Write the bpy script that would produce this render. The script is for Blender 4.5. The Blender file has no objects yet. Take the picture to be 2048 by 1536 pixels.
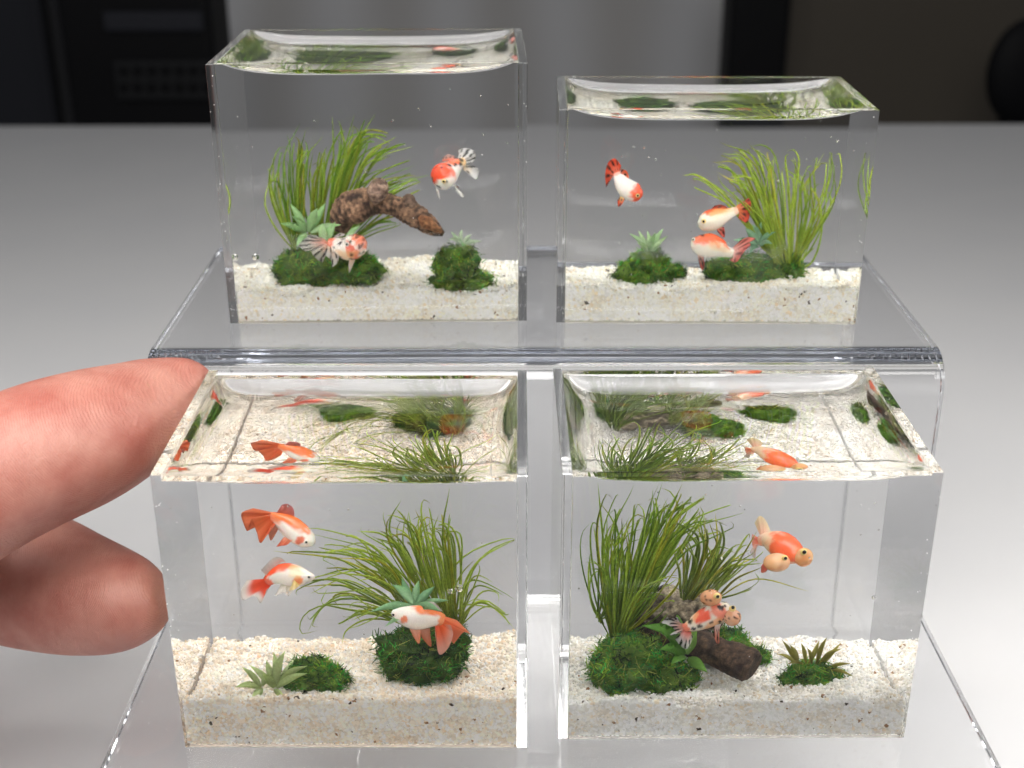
import bpy, bmesh, math, random
import numpy as np
from mathutils import Vector, Matrix, noise
random.seed(7); rng = np.random.default_rng(7)
S = bpy.context.scene; COL = S.collection
S.unit_settings.scale_length = 0.01            # one unit is one centimetre
# ------------------------------------------------------------------ camera
FPX, PITCH, ROLL, CZ = 2573.2, 0.415193, 0.0020586, 9.7565
cam_d = bpy.data.cameras.new("camera"); cam = bpy.data.objects.new("camera", cam_d); COL.objects.link(cam)
cam.location = (0, 0, CZ); cam.rotation_mode = 'XYZ'
cam.rotation_euler = (math.pi/2 - PITCH, 0, 0)
cam.matrix_world = Matrix.Translation((0, 0, CZ)) @ Matrix.Rotation(math.pi/2 - PITCH, 4, 'X') @ Matrix.Rotation(-ROLL, 4, 'Z')
cam_d.sensor_width = 36; cam_d.lens = FPX/2048*36; cam_d.clip_start = 0.1; cam_d.clip_end = 1000
cam_d.dof.use_dof = True; cam_d.dof.focus_distance = 15.3; cam_d.dof.aperture_fstop = 0.0452/0.14
S.camera = cam
# ------------------------------------------------------------------ light
W = bpy.data.worlds.new("World"); S.world = W; W.use_nodes = True
W.node_tree.nodes["Background"].inputs[0].default_value = (0.78, 0.8, 0.84, 1)
W.node_tree.nodes["Background"].inputs[1].default_value = 0.18
def lamp(name, loc, rot, sx, sy, power, color=(1, 0.97, 0.93)):
    l = bpy.data.lights.new(name, 'AREA'); l.shape = 'RECTANGLE'; l.size = sx; l.size_y = sy; l.energy = power; l.color = color
    o = bpy.data.objects.new(name, l); COL.objects.link(o); o.location = loc; o.rotation_euler = rot; return o
lamp("ceiling_lamp", (4, 7, 21), (0, 0, 0), 42, 6, 7500)
lamp("ceiling_lamp", (6, 30, 34), (0, 0, 0), 56, 1.2, 900)
def aim(loc, to): return (Vector(to)-Vector(loc)).to_track_quat('-Z', 'Y').to_euler()
lamp("window_lamp", (-2, -11, 29), aim((-2, -11, 29), (0, 14, 2)), 22, 13, 10000, (1, .98, .96))
lamp("side_fill_lamp", (19, 14, 12.5), aim((19, 14, 12.5), (1, 17, -3)), 6, 6, 1900, (1, .98, .96))  # added fill from the right, brightens the table under the stand
lamp("side_fill_lamp", (-20, 9, 17), aim((-20, 9, 17), (-1, 15, -3)), 7, 7, 2600, (1, .98, .96))  # added fill from the left, lifts the near left of the table
S.view_settings.view_transform = 'Standard'; S.view_settings.look = 'None'; S.view_settings.exposure = 0.0; S.view_settings.gamma = 1
c = S.cycles
c.max_bounces = 64; c.transmission_bounces = 64; c.glossy_bounces = 64; c.diffuse_bounces = 6; c.transparent_max_bounces = 16
c.caustics_refractive = True; c.caustics_reflective = True; c.blur_glossy = 0.0
c.sample_clamp_indirect = 0; c.sample_clamp_direct = 0
c.use_denoising = True
try:
    c.denoiser = 'OPENIMAGEDENOISE'; c.denoising_input_passes = 'RGB_ALBEDO_NORMAL'; c.denoising_prefilter = 'ACCURATE'
except Exception: pass
try: c.use_guiding = True
except Exception: pass
# ------------------------------------------------------------------ tank frames (x, y, yaw, width, depth, height, base z)
SHELF = 3.5194
TK = {'FL': (-1.798, 11.8124, -0.0066, 3.9193, 2.7679, 3.4761, 0.0),
      'FR': (2.5233, 11.9555, 0.0036, 4.0, 2.8155, 3.4354, 0.0),
      'UL': (-1.7958, 16.212, 0.0183, 3.992, 2.8591, 3.4344, SHELF),
      'UR': (2.6018, 16.1422, -0.0194, 4.0079, 2.2924, 2.8648, SHELF)}
GAP = 0.004
def tmat(n): x, y, a, w, d, h, z = TK[n]; return Matrix.Translation((x, y, z + GAP)) @ Matrix.Rotation(a, 4, 'Z')
# sight line of a photograph pixel; used to measure where things stand
CS, SN = math.cos(PITCH), math.sin(PITCH)
def ray(px, py):
    X = (px-1024)/FPX; U = (768-py)/FPX
    x = X*math.cos(ROLL)-U*math.sin(ROLL); u = X*math.sin(ROLL)+U*math.cos(ROLL)
    return Vector((x, CS+u*SN, -SN+u*CS)).normalized()
CAMP = Vector((0, 0, CZ))
def A(px, py, y):                     # point on the sight line at world depth y (in air)
    d = ray(px, py); return CAMP + d*(y/d.y)
def AZ(px, py, z):
    d = ray(px, py); return CAMP + d*((z-CZ)/d.z)
INV = {n: tmat(n).inverted() for n in TK}
def P(n, px, py, dep):                # the same inside a tank, bent by its front face
    M = INV[n]; o = M @ CAMP; d = (M.to_3x3() @ ray(px, py)).normalized()
    t = -o.y/d.y; q = o + d*t; nn = Vector((0, -1, 0)); e = 1/1.5
    cc = -d.dot(nn); r = e*d + (e*cc - math.sqrt(1-e*e*(1-cc*cc)))*nn
    return q + r*(dep/r.y)
def pxs(n, px, py, dep):              # centimetres per photograph pixel there
    return (P(n, px+10, py, dep)-P(n, px, py, dep)).length/10
# ------------------------------------------------------------------ materials
def nodes(m): return m.node_tree.nodes, m.node_tree.links
def mat(name, col=(.5, .5, .5), rough=.5, **kw):
    m = bpy.data.materials.new(name); m.use_nodes = True; b = m.node_tree.nodes["Principled BSDF"]
    b.inputs["Base Color"].default_value = (*col, 1); b.inputs["Roughness"].default_value = rough
    for k, v in kw.items(): b.inputs[k.replace('_', ' ')].default_value = v
    return m
def glass(name, col=(1, 1, 1), ior=1.5, rough=0.0):
    m = bpy.data.materials.new(name); m.use_nodes = True; N, L = nodes(m); N.clear()
    o = N.new("ShaderNodeOutputMaterial"); g = N.new("ShaderNodeBsdfGlass")
    g.inputs["Color"].default_value = (*col, 1); g.inputs["IOR"].default_value = ior; g.inputs["Roughness"].default_value = rough
    L.new(g.outputs[0], o.inputs[0]); return m
def vcol(name, rough=.4, noise_scale=0, noise_amt=0.0, bump=0, bump_scale=40, sss=0, alpha=False, spec=.5, trans=0):
    m = bpy.data.materials.new(name); m.use_nodes = True; N, L = nodes(m); b = N["Principled BSDF"]
    a = N.new("ShaderNodeAttribute"); a.attribute_name = "Col"; src = a.outputs["Color"]
    tc = N.new("ShaderNodeTexCoord")
    if noise_scale:
        nz = N.new("ShaderNodeTexNoise"); nz.inputs["Scale"].default_value = noise_scale; nz.inputs["Detail"].default_value = 5
        L.new(tc.outputs["Object"], nz.inputs["Vector"])
        mr = N.new("ShaderNodeMapRange"); mr.inputs[1].default_value = .3; mr.inputs[2].default_value = .7
        mr.inputs[3].default_value = 1-noise_amt; mr.inputs[4].default_value = 1+noise_amt; L.new(nz.outputs[0], mr.inputs[0])
        mx = N.new("ShaderNodeVectorMath"); mx.operation = 'SCALE'; L.new(src, mx.inputs[0]); L.new(mr.outputs[0], mx.inputs["Scale"]); src = mx.outputs[0]
    L.new(src, b.inputs["Base Color"]); b.inputs["Roughness"].default_value = rough; b.inputs["Specular IOR Level"].default_value = spec
    if sss: b.inputs["Subsurface Weight"].default_value = sss; b.inputs["Subsurface Scale"].default_value = .06; b.inputs["Subsurface Radius"].default_value = (1, .6, .4)
    if bump:
        nb = N.new("ShaderNodeTexNoise"); nb.inputs["Scale"].default_value = bump_scale; nb.inputs["Detail"].default_value = 6
        L.new(tc.outputs["Object"], nb.inputs["Vector"]); bp = N.new("ShaderNodeBump"); bp.inputs["Strength"].default_value = bump; bp.inputs["Distance"].default_value = .02
        L.new(nb.outputs[0], bp.inputs["Height"]); L.new(bp.outputs[0], b.inputs["Normal"])
    if alpha: L.new(a.outputs["Alpha"], b.inputs["Alpha"])
    if trans:                                                      # thin leaves and fins let light through
        t = N.new("ShaderNodeBsdfTranslucent"); L.new(src, t.inputs[0]); ms = N.new("ShaderNodeMixShader"); ms.inputs[0].default_value = trans
        o = N["Material Output"]; L.new(b.outputs[0], ms.inputs[1]); L.new(t.outputs[0], ms.inputs[2])
        if alpha:
            tp = N.new("ShaderNodeBsdfTransparent"); m2 = N.new("ShaderNodeMixShader"); L.new(a.outputs["Alpha"], m2.inputs[0])
            b.inputs["Alpha"].default_value = 1
            for l in list(b.inputs["Alpha"].links): L.remove(l)
            L.new(tp.outputs[0], m2.inputs[1]); L.new(ms.outputs[0], m2.inputs[2]); L.new(m2.outputs[0], o.inputs[0])
        else: L.new(ms.outputs[0], o.inputs[0])
    return m
M_RESIN = glass("clear_resin", (.999, .999, .998), 1.5)
M_PANE = glass("acrylic_pane", (.997, .998, .996), 1.49, .04)
M_STAND = glass("acrylic_stand", (.992, .994, .998), 1.49)
M_FISH = vcol("fish_skin", .22, 60, .06, .12, 90, sss=.5, spec=.6)
M_FIN = vcol("fish_fin", .3, alpha=True, trans=.45)
M_SAC = vcol("bubble_sac", .18, sss=.6, trans=.25)
M_BLADE = vcol("grass_blade", .38, 25, .25, .25, 60, trans=.35)
M_LEAF = vcol("plant_leaf", .42, 30, .12, .2, 50, trans=.4)
M_MOSS = vcol("moss", .65, trans=.2)
M_BARK = vcol("bark", .8, 30, .55, .9, 38)
M_SAND = vcol("sand_packed", .55, 55, .16, .5, 70)
M_GRAIN = vcol("sand_grain", .22, trans=.35, spec=.7)
M_BLACK = mat("pupil_black", (.008, .007, .006), .12)
M_GOLD = mat("iris_gold", (.85, .66, .25), .3)
# ------------------------------------------------------------------ helpers
def mk(name, V, F, m, parent=None, off=(0, 0, 0), cols=None, smooth=True):
    me = bpy.data.meshes.new(name); V = np.asarray(V, dtype=np.float32).reshape(-1, 3) - np.array(off, dtype=np.float32)
    me.from_pydata(V.tolist() if len(V) < 60000 else V, [], F if isinstance(F, list) else F.tolist()); me.update()
    if cols is not None:
        at = me.color_attributes.new("Col", 'FLOAT_COLOR', 'POINT'); C4 = np.ones((len(V), 4), np.float32); cc = np.asarray(cols, np.float32)
        C4[:, :cc.shape[1]] = cc; at.data.foreach_set("color", C4.ravel())
    me.polygons.foreach_set("use_smooth", np.full(len(me.polygons), smooth)); me.materials.append(m)
    o = bpy.data.objects.new(name, me); COL.objects.link(o)
    if parent: o.parent = parent
    return o
def tag(o, label=None, cat=None, group=None, kind=None):
    if label: o['label'] = label
    if cat: o['category'] = cat
    if group: o['group'] = group
    if kind: o['kind'] = kind
    return o
def thing(n, base, name, label, cat, group=None):
    o = bpy.data.objects.new(name, None); COL.objects.link(o); o.empty_display_size = .1
    o.matrix_world = (tmat(n) if n else Matrix.Identity(4)) @ Matrix.Translation(base); tag(o, label, cat, group); return o
def box(x0, x1, y0, y1, z0, z1):
    V = [(x, y, z) for z in (z0, z1) for y in (y0, y1) for x in (x0, x1)]
    return V, [(0, 2, 3, 1), (4, 5, 7, 6), (0, 1, 5, 4), (2, 6, 7, 3), (0, 4, 6, 2), (1, 3, 7, 5)]
def bevel(o, w, seg=2):
    m = o.modifiers.new("b", 'BEVEL'); m.width = w; m.segments = seg; m.limit_method = 'ANGLE'; m.harden_normals = False
def spline(pts, N):                   # Catmull-Rom through pts (any dimension)
    Q = np.array(pts, float); K = len(Q)
    if K == 2: t = np.linspace(0, 1, N)[:, None]; return Q[0]*(1-t)+Q[1]*t
    E = np.vstack([2*Q[0]-Q[1], Q, 2*Q[-1]-Q[-2]]); out = []
    for u in np.linspace(0, K-1-1e-9, N):
        i = int(u); t = u-i; a, b, c_, d = E[i:i+4]
        out.append(.5*((2*b)+(-a+c_)*t+(2*a-5*b+4*c_-d)*t*t+(-a+3*b-3*c_+d)*t**3))
    return np.array(out)
def unit(v): return v/(np.linalg.norm(v)+1e-12)
# ------------------------------------------------------------------ setting: table, wall
def simple_plane(name, V, m):
    o = mk(name, V, [tuple(range(len(V)))], m, smooth=False); tag(o, kind='structure'); return o
TZ = -3.5
m_table = mat("table_top", (.74, .74, .745), .42)
N, L = nodes(m_table); tc = N.new("ShaderNodeTexCoord"); nz = N.new("ShaderNodeTexNoise"); nz.inputs["Scale"].default_value = .35; nz.inputs["Detail"].default_value = 3
L.new(tc.outputs["Object"], nz.inputs["Vector"]); cr = N.new("ShaderNodeValToRGB"); cr.color_ramp.elements[0].color = (.64, .64, .65, 1); cr.color_ramp.elements[1].color = (.69, .685, .68, 1)
L.new(nz.outputs[0], cr.inputs[0]); L.new(cr.outputs[0], N["Principled BSDF"].inputs["Base Color"])
V, F = box(-75, 75, 7.9, 60.5, TZ-2.4, TZ)
tb = mk("table", V, F, m_table, smooth=False); bevel(tb, .25, 3); tag(tb, kind='structure')
m_wall = mat("wall_paint", (.30, .295, .30), .8)
N, L = nodes(m_wall); tc = N.new("ShaderNodeTexCoord"); wv = N.new("ShaderNodeTexWave"); wv.inputs["Scale"].default_value = .035; wv.inputs["Distortion"].default_value = 3; wv.inputs["Detail"].default_value = 1
L.new(tc.outputs["Object"], wv.inputs["Vector"]); cr = N.new("ShaderNodeValToRGB"); cr.color_ramp.elements[0].color = (.62, .60, .58, 1); cr.color_ramp.elements[1].color = (.76, .755, .76, 1)
L.new(wv.outputs[0], cr.inputs[0]); L.new(cr.outputs[0], N["Principled BSDF"].inputs["Base Color"])
V, F = box(-150, 150, 110, 112, -75, 60)
w_ = mk("back_wall", V, F, m_wall, smooth=False); tag(w_, kind='structure')
m_floor = mat("floor_vinyl", (.12, .12, .12), .6)
V, F = box(-150, 150, -60, 110, -77, -75); f_ = mk("floor", V, F, m_floor, smooth=False); tag(f_, kind='structure')
# background furniture, out of focus
m_blk = mat("black_plastic", (.004, .004, .005), .6, Specular_IOR_Level=.15); m_dk = mat("dark_grey_plastic", (.02, .021, .027), .6, Specular_IOR_Level=.2); m_kp = mat("keypad_grey", (.012, .0125, .014), .6, Specular_IOR_Level=.2); m_br = mat("brown_laminate", (.075, .062, .045), .6)
def bgbox(root, name, px0, px1, py0, py1, y, th, m, zlow=None):
    a = A(px0, py0, y); b = A(px1, py1, y); z0 = b.z if zlow is None else zlow
    V, F = box(a.x, b.x, y, y+th, z0, a.z); o = mk(name, V, F, m, root, off=root.location, smooth=False); bevel(o, .4, 3); return o
r = thing(None, A(280, 235, 72), "monitor", "black monitor with a faint grey keypad panel, blurred behind the table at far left", "monitor")
bgbox(r, "housing", 104, 448, -60, 300, 72, 5, m_blk); bgbox(r, "screen", 205, 410, 20, 62, 71.6, .38, m_dk)
pn = bgbox(r, "keypad_panel", 225, 445, 118, 200, 71.6, .38, m_kp)
for j in range(2):
    for i in range(7):
        k = bgbox(r, "key", 238+i*28, 256+i*28, 130+j*34, 148+j*34, 71.2, .39, m_blk)
r = thing(None, A(30, 235, 76), "cabinet", "dark slate cabinet at the left edge, left of the black monitor", "cabinet")
bgbox(r, "door", -160, 125, -80, 300, 77, 4, m_dk); bgbox(r, "frame", 84, 125, -80, 300, 76.5, .48, m_blk)
r = thing(None, A(1515, 235, 80), "post", "black upright post between the grey wall and the brown partition", "post")
bgbox(r, "shaft", 1474, 1560, -80, 330, 80, 4, m_blk); bgbox(r, "foot", 1460, 1575, 290, 330, 79, 6, m_blk)
r = thing(None, A(1900, 235, 84), "partition", "dark brown partition at the right, beside the black post", "partition")
bgbox(r, "panel", 1545, 2300, -80, 330, 85, 3, m_br); bgbox(r, "top_rail", 1545, 2300, -90, -60, 84.4, .58, m_blk)
r = thing(None, A(2030, 140, 74), "chair", "black round-backed chair cut off by the right edge", "chair")
ce = A(2050, 148, 74); bm = bmesh.new(); bmesh.ops.create_uvsphere(bm, u_segments=32, v_segments=20, radius=1)
V = [tuple(Vector((v.co.x*2.1, v.co.y*.9, v.co.z*3.0))+ce) for v in bm.verts]; F = [tuple(v.index for v in f.verts) for f in bm.faces]; bm.free()
mk("backrest", V, F, m_blk, r, off=r.location)
V, F = box(ce.x-.5, ce.x+.5, 74.5, 75.5, -40, ce.z-1); mk("support", V, F, m_blk, r, off=r.location, smooth=False)
# ------------------------------------------------------------------ acrylic stand (one bent sheet, stair shaped)
def arc(cx, cz, r, a0, a1, n=14): return [(cx+r*math.cos(math.radians(a)), cz+r*math.sin(math.radians(a))) for a in np.linspace(a0, a1, n)]
T = .28; ys = 14.86; R = .50; R2 = .26
# centreline path in (y,z): front leg, tread, riser, shelf, rear leg
top = []   # upper/outer surface
top += [(8.2, TZ+.01)] + arc(8.2+R, -R, R, 180, 90) + arc(ys-R2, R2, R2, 270, 360) + arc(ys+R, SHELF-R, R, 180, 90) + arc(20.0-R, SHELF-R, R, 90, 0) + [(20.0, TZ+.01)]
bot = [(8.2+T, TZ+.01)] + arc(8.2+R, -R, R-T, 180, 90) + arc(ys-R2, R2, R2+T, 270, 360) + arc(ys+R, SHELF-R, R-T, 180, 90) + arc(20.0-R, SHELF-R, R-T, 90, 0) + [(20.0-T, TZ+.01)]
x0, x1 = -4.64, 5.48; K = len(top)
V = [(x, y, z) for x in (x0, x1) for (y, z) in top] + [(x, y, z) for x in (x0, x1) for (y, z) in bot]
F = []
for i in range(K-1):
    F += [(i, K+i, K+i+1, i+1)[::-1], (2*K+i, 3*K+i, 3*K+i+1, 2*K+i+1)]
    F += [(i, i+1, 2*K+i+1, 2*K+i)[::-1], (K+i, K+i+1, 3*K+i+1, 3*K+i)]
F += [(0, K, 3*K, 2*K), (K-1, 2*K-1, 4*K-1, 3*K-1)[::-1]]
st = mk("display_stand", V, F, M_STAND, smooth=True)
me = st.data; bmx = bmesh.new(); bmx.from_mesh(me); bmesh.ops.recalc_face_normals(bmx, faces=bmx.faces)
for e in bmx.edges:
    if len(e.link_faces) == 2 and e.calc_face_angle(0) > .7: e.smooth = False
bmx.to_mesh(me); bmx.free()
bevel(st, .012, 1); st.modifiers["b"].angle_limit = .8
tag(st, "clear acrylic two-step display stand carrying all four tanks", "display stand")
# ------------------------------------------------------------------ tanks
PT = .11                                # pane thickness
def tank(n, label, side_rise, front_drop, D0, D1, lx, ly, fused):
    """fused: sides (-1, 1) whose pane is bonded to the resin without a gap"""
    x, y, a, w, d, h, z0 = TK[n]; r = thing(n, (0, 0, 0), "fish_tank", label, "fish tank", "four miniature resin fish tanks")
    wi = w/2-PT-.005; hf = h-front_drop; hs = h+side_rise
    xs = sorted(set(np.round(np.concatenate([[-wi, wi], -wi+np.geomspace(.015, .9, 22), wi-np.geomspace(.015, .9, 22), np.linspace(-wi+.95, wi-.95, 14)]), 5)))
    yi0, yi1 = PT, d-PT
    yy = sorted(set(np.round(np.concatenate([[yi0, yi1], yi0+np.geomspace(.012, .8, 22), yi1-np.geomspace(.012, .8, 22), np.linspace(yi0+.85, yi1-.85, 10)]), 5)))
    nx, ny = len(xs), len(yy)
    def H(xx, yv):
        dx = min(xx+wi, wi-xx); dy = min(yv-yi0, yi1-yv)
        g = 1-math.exp(-(dx/lx)**1.4)
        return hf - (D0*g + D1*(1-math.exp(-(dy/ly)**1.15))*(1-math.exp(-dx/.14))) + .004*math.sin(3*xx+1)*math.sin(2*yv)*g
    V = [(xx, yv, H(xx, yv)) for yv in yy for xx in xs]; F = [(j*nx+i, j*nx+i+1, (j+1)*nx+i+1, (j+1)*nx+i) for j in range(ny-1) for i in range(nx-1)]; nS = len(F)
    def add(vs, fs): b = len(V); V.extend(vs); F.extend([tuple(b+k for k in f) for f in fs])
    for (ya, yb, yrow) in ((0, yi0, 0), (yi1, d, ny-1)):
        add([(-wi, ya, hf), (wi, ya, hf), (wi, yb, hf), (-wi, yb, hf)], [(0, 1, 2, 3)])
        row = [(xx, yy[yrow], H(xx, yy[yrow])) for xx in xs]; rim = [(xx, yy[yrow], hf) for xx in xs]
        fs = [(i, i+1, nx+i+1, nx+i) for i in range(nx-1)]
        add(row+rim, fs if yrow else [f[::-1] for f in fs])
    X = {-1: -wi, 1: wi}
    for (xv, s_) in ((-wi, -1), (wi, 1)):
        prof = [(xv, 0, hf)]+[(xv, yi0, hf)]+[(xv, yv, H(xv, yv)) for yv in yy]+[(xv, yi1, hf), (xv, d, hf)]
        k = len(prof); fs = [(i, i+1, k+i+1, k+i) for i in range(k-1)]
        if s_ in fused:
            xo = s_*w/2; X[s_] = xo; bt = [(xv, p_[1], hs) for p_ in prof]; add(prof+bt, fs if s_ > 0 else [f[::-1] for f in fs])
            add([(xv, 0, hs), (xo, 0, hs), (xo, d, hs), (xv, d, hs)], [(0, 1, 2, 3) if s_ > 0 else (3, 2, 1, 0)])
            add([(xv, 0, hf), (xo, 0, 0), (xo, 0, hs), (xv, 0, hs)], [(0, 1, 2, 3) if s_ > 0 else (3, 2, 1, 0)])
            add([(xv, 0, hf), (xv, 0, 0), (xo, 0, 0)], [(0, 1, 2) if s_ > 0 else (2, 1, 0)])
            add([(xv, d, hf), (xo, d, 0), (xo, d, hs), (xv, d, hs)], [(3, 2, 1, 0) if s_ > 0 else (0, 1, 2, 3)])
            add([(xv, d, hf), (xv, d, 0), (xo, d, 0)], [(2, 1, 0) if s_ > 0 else (0, 1, 2)])
            add([(xo, 0, 0), (xo, d, 0), (xo, d, hs), (xo, 0, hs)], [(0, 1, 2, 3) if s_ > 0 else (3, 2, 1, 0)])
        else:
            bt = [(xv, p_[1], 0) for p_ in prof]; add(prof+bt, [f[::-1] for f in fs] if s_ > 0 else fs)
    add([(-wi, 0, 0), (wi, 0, 0), (wi, 0, hf), (-wi, 0, hf)], [(0, 1, 2, 3)]); add([(-wi, d, 0), (wi, d, 0), (wi, d, hf), (-wi, d, hf)], [(3, 2, 1, 0)])
    add([(X[-1], 0, 0), (X[1], 0, 0), (X[1], d, 0), (X[-1], d, 0)], [(3, 2, 1, 0)])
    o = mk("resin_block", V, F, M_RESIN, r)
    sm = np.zeros(len(F), bool); sm[:nS] = True; o.data.polygons.foreach_set("use_smooth", sm)
    for s in (-1, 1):
        if s in fused: continue
        a0, a1 = (-w/2, -w/2+PT) if s < 0 else (w/2-PT, w/2)
        V2, F2 = box(a0, a1, 0, d, 0, hs); pn = mk("side_pane", V2, F2, M_PANE, r, smooth=False); bevel(pn, .006, 1)
    return r
# label, how far the side panes stand up, how far the front edge is down, meniscus, bonded sides
FUSED = {'FL': (-1,), 'FR': (1,), 'UL': (), 'UR': (1,)}
tank('FL', "front left tank of clear resin, held by the fingers", .035, .03, .0, .20, .4, .20, (-1,))
tank('FR', "front right tank of clear resin with bubble-eyed goldfish and dark driftwood", .02, .015, .035, .20, .35, .20, (1,))
tank('UL', "tallest upper tank, at left on the shelf, with an arched bark branch inside", .0, .0, .085, .11, .45, .14, ())
tank('UR', "low upper tank, at right on the shelf, with three red and white fish", .0, .0, .095, .10, .45, .14, (1,))
# ------------------------------------------------------------------ sand
SAND = {'FL': (.66, .36, .42, (.92, .85, .75)), 'FR': (.50, .26, .26, (.86, .84, .79)), 'UL': (.40, .25, .29, (.92, .90, .82)), 'UR': (.46, .29, .29, (.92, .90, .82))}
def sand_h(n, x, y):
    f, m_, b, _ = SAND[n]; d = TK[n][4]; t = y/d
    z = m_ + (f-m_)*math.exp(-y/.45) + (b-m_)*math.exp(-(d-y)/.5)
    return z +   .11*noise.noise(Vector((x*1.3, y*1.3, ord(n[0])+ord(n[1])))) + .07*noise.noise(Vector((x*4, y*4, 3))) + .02*noise.noise(Vector((x*11, y*11, 5)))
ICO = None
def ico():
    global ICO
    if ICO is None:
        bm = bmesh.new(); bmesh.ops.create_icosphere(bm, subdivisions=1, radius=1)
        ICO = (np.array([v.co[:] for v in bm.verts]), np.array([[v.index for v in f.verts] for f in bm.faces])); bm.free()
    return ICO
def sand(n, label, warm):
    x, y, a, w, d, h, z0 = TK[n]; base = SAND[n][3]; xL = -w/2+(.035 if -1 in FUSED[n] else PT+.02); xR = w/2-(.035 if 1 in FUSED[n] else PT+.02); y0, y1 = .05, d-.05; zb = .035
    r = thing(n, (0, d/2, zb), "sand_bed", label, "sand", "white sand in the tanks"); r['kind'] = 'stuff'
    nx, ny = 70, 50; xs = np.linspace(xL, xR, nx); yy = np.linspace(y0, y1, ny)
    V = [(xx, yv, sand_h(n, xx, yv)-.02) for yv in yy for xx in xs]; F = [(j*nx+i, j*nx+i+1, (j+1)*nx+i+1, (j+1)*nx+i) for j in range(ny-1) for i in range(nx-1)]
    def skirt(idx, flip):
        b = len(V); V.extend([(V[i][0], V[i][1], zb) for i in idx]); k = len(idx)
        for q in range(k-1):
            f = (idx[q], idx[q+1], b+q+1, b+q); F.append(f[::-1] if flip else f)
    skirt([i for i in range(nx)], True); skirt([(ny-1)*nx+i for i in range(nx)], False); skirt([j*nx for j in range(ny)], False); skirt([j*nx+nx-1 for j in range(ny)], True)
    b = len(V); V.extend([(xL, y0, zb), (xR, y0, zb), (xR, y1, zb), (xL, y1, zb)]); F.append((b+3, b+2, b+1, b))
    Va = np.array(V); Va[:, 1] = np.where(Va[:, 1] < y0+.016, y0+.016, Va[:, 1]); cols = np.tile(np.array(base)*.97, (len(V), 1))
    o = mk("packed_sand", Va, F, M_SAND, r, off=(0, d/2, zb), cols=cols); o['kind'] = 'stuff'
    # loose grains on top and against the front, back and side panes
    iv, if_ = ico(); pts = []
    nt = 9000
    for _ in range(nt): xx = random.uniform(xL, xR); yv = random.uniform(y0, y1); pts.append((xx, yv, sand_h(n, xx, yv)-.012+random.uniform(-.01, .012)))
    for _ in range(2600): xx = random.uniform(xL, xR); yv = random.uniform(y0, .35); pts.append((xx, yv, sand_h(n, xx, yv)+random.gauss(0, .028)))
    nf0 = len(pts)
    for _ in range(6000): xx = random.uniform(xL, xR); pts.append((xx, y0+random.uniform(0, .018), random.uniform(zb, sand_h(n, xx, y0)+.02)))
    nf1 = len(pts)
    for _ in range(2200):
        xx = random.uniform(xL, xR); pts.append((xx, y1, random.uniform(zb, sand_h(n, xx, y1))))
        yv = random.uniform(y0, y1); xw = random.choice((xL, xR)); pts.append((xw, yv, random.uniform(zb, sand_h(n, xw, yv))))
    pts = np.array(pts); M_ = len(pts); sc = rng.uniform(.012, .029, (M_, 1, 1))*rng.uniform(.6, 1.2, (M_, 1, 3)); big = rng.random(M_) < .05; sc[big] *= 1.45; sc[nf0:nf1] *= 1.25
    ax = rng.normal(size=(M_, 3)); ax /= np.linalg.norm(ax, axis=1)[:, None]
    jit = 1+rng.uniform(-.28, .28, (M_, len(iv), 1)); GV = iv[None]*jit*sc
    an = rng.uniform(0, 6.28, M_); ca, sa = np.cos(an)[:, None, None], np.sin(an)[:, None, None]; k = ax[:, None, :]
    GV = GV*ca + np.cross(np.broadcast_to(k, GV.shape), GV)*sa + k*(GV*k).sum(-1, keepdims=True)*(1-ca)
    GV = GV + pts[:, None, :]
    GV[..., 0] = np.clip(GV[..., 0], xL-.012, xR+.012); GV[..., 1] = np.clip(GV[..., 1], .035, d-.035); GV[..., 2] = np.maximum(GV[..., 2], .02)
    GF = (if_[None]+(np.arange(M_)*len(iv))[:, None, None]).reshape(-1, 3)
    br = rng.uniform(.84, 1.12, (M_, 1)); br[nf0:nf1] = rng.uniform(.90, 1.18, (nf1-nf0, 1)); pn_ = np.array([noise.noise(Vector((float(q[0])*2.3, float(q[1])*2.3, float(q[2])*5))) for q in pts])[:, None]; tint = np.array(base)[None]*br*(1+pn_*np.array([[.10, .16, .24]])); u = rng.random(M_)  # front-face grains coloured lighter to offset the shade there
    tint[u < .30] = np.array([.95, .95, .94])*br[u < .30]; tint[(u > .30) & (u < .35)] *= np.array([.95, .86, .74]); tint[u > .997] = (.06, .045, .03); tint[(u > .992) & (u < .997)] = (.35, .2, .1)
    cols = np.repeat(tint, len(iv), 0)
    o = mk("loose_grain", GV.reshape(-1, 3), GF.tolist(), M_GRAIN, r, off=(0, d/2, zb), cols=np.clip(cols, 0, .96), smooth=False); o['kind'] = 'stuff'
sand('FL', "warm cream sand filling the bottom of the front left tank", 1)
sand('FR', "greyish white sand filling the bottom of the front right tank", 0)
sand('UL', "white sand in the upper left tank under the branch", 0)
sand('UR', "pale sand in the upper right tank under two mossy mounds", 0)
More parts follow.
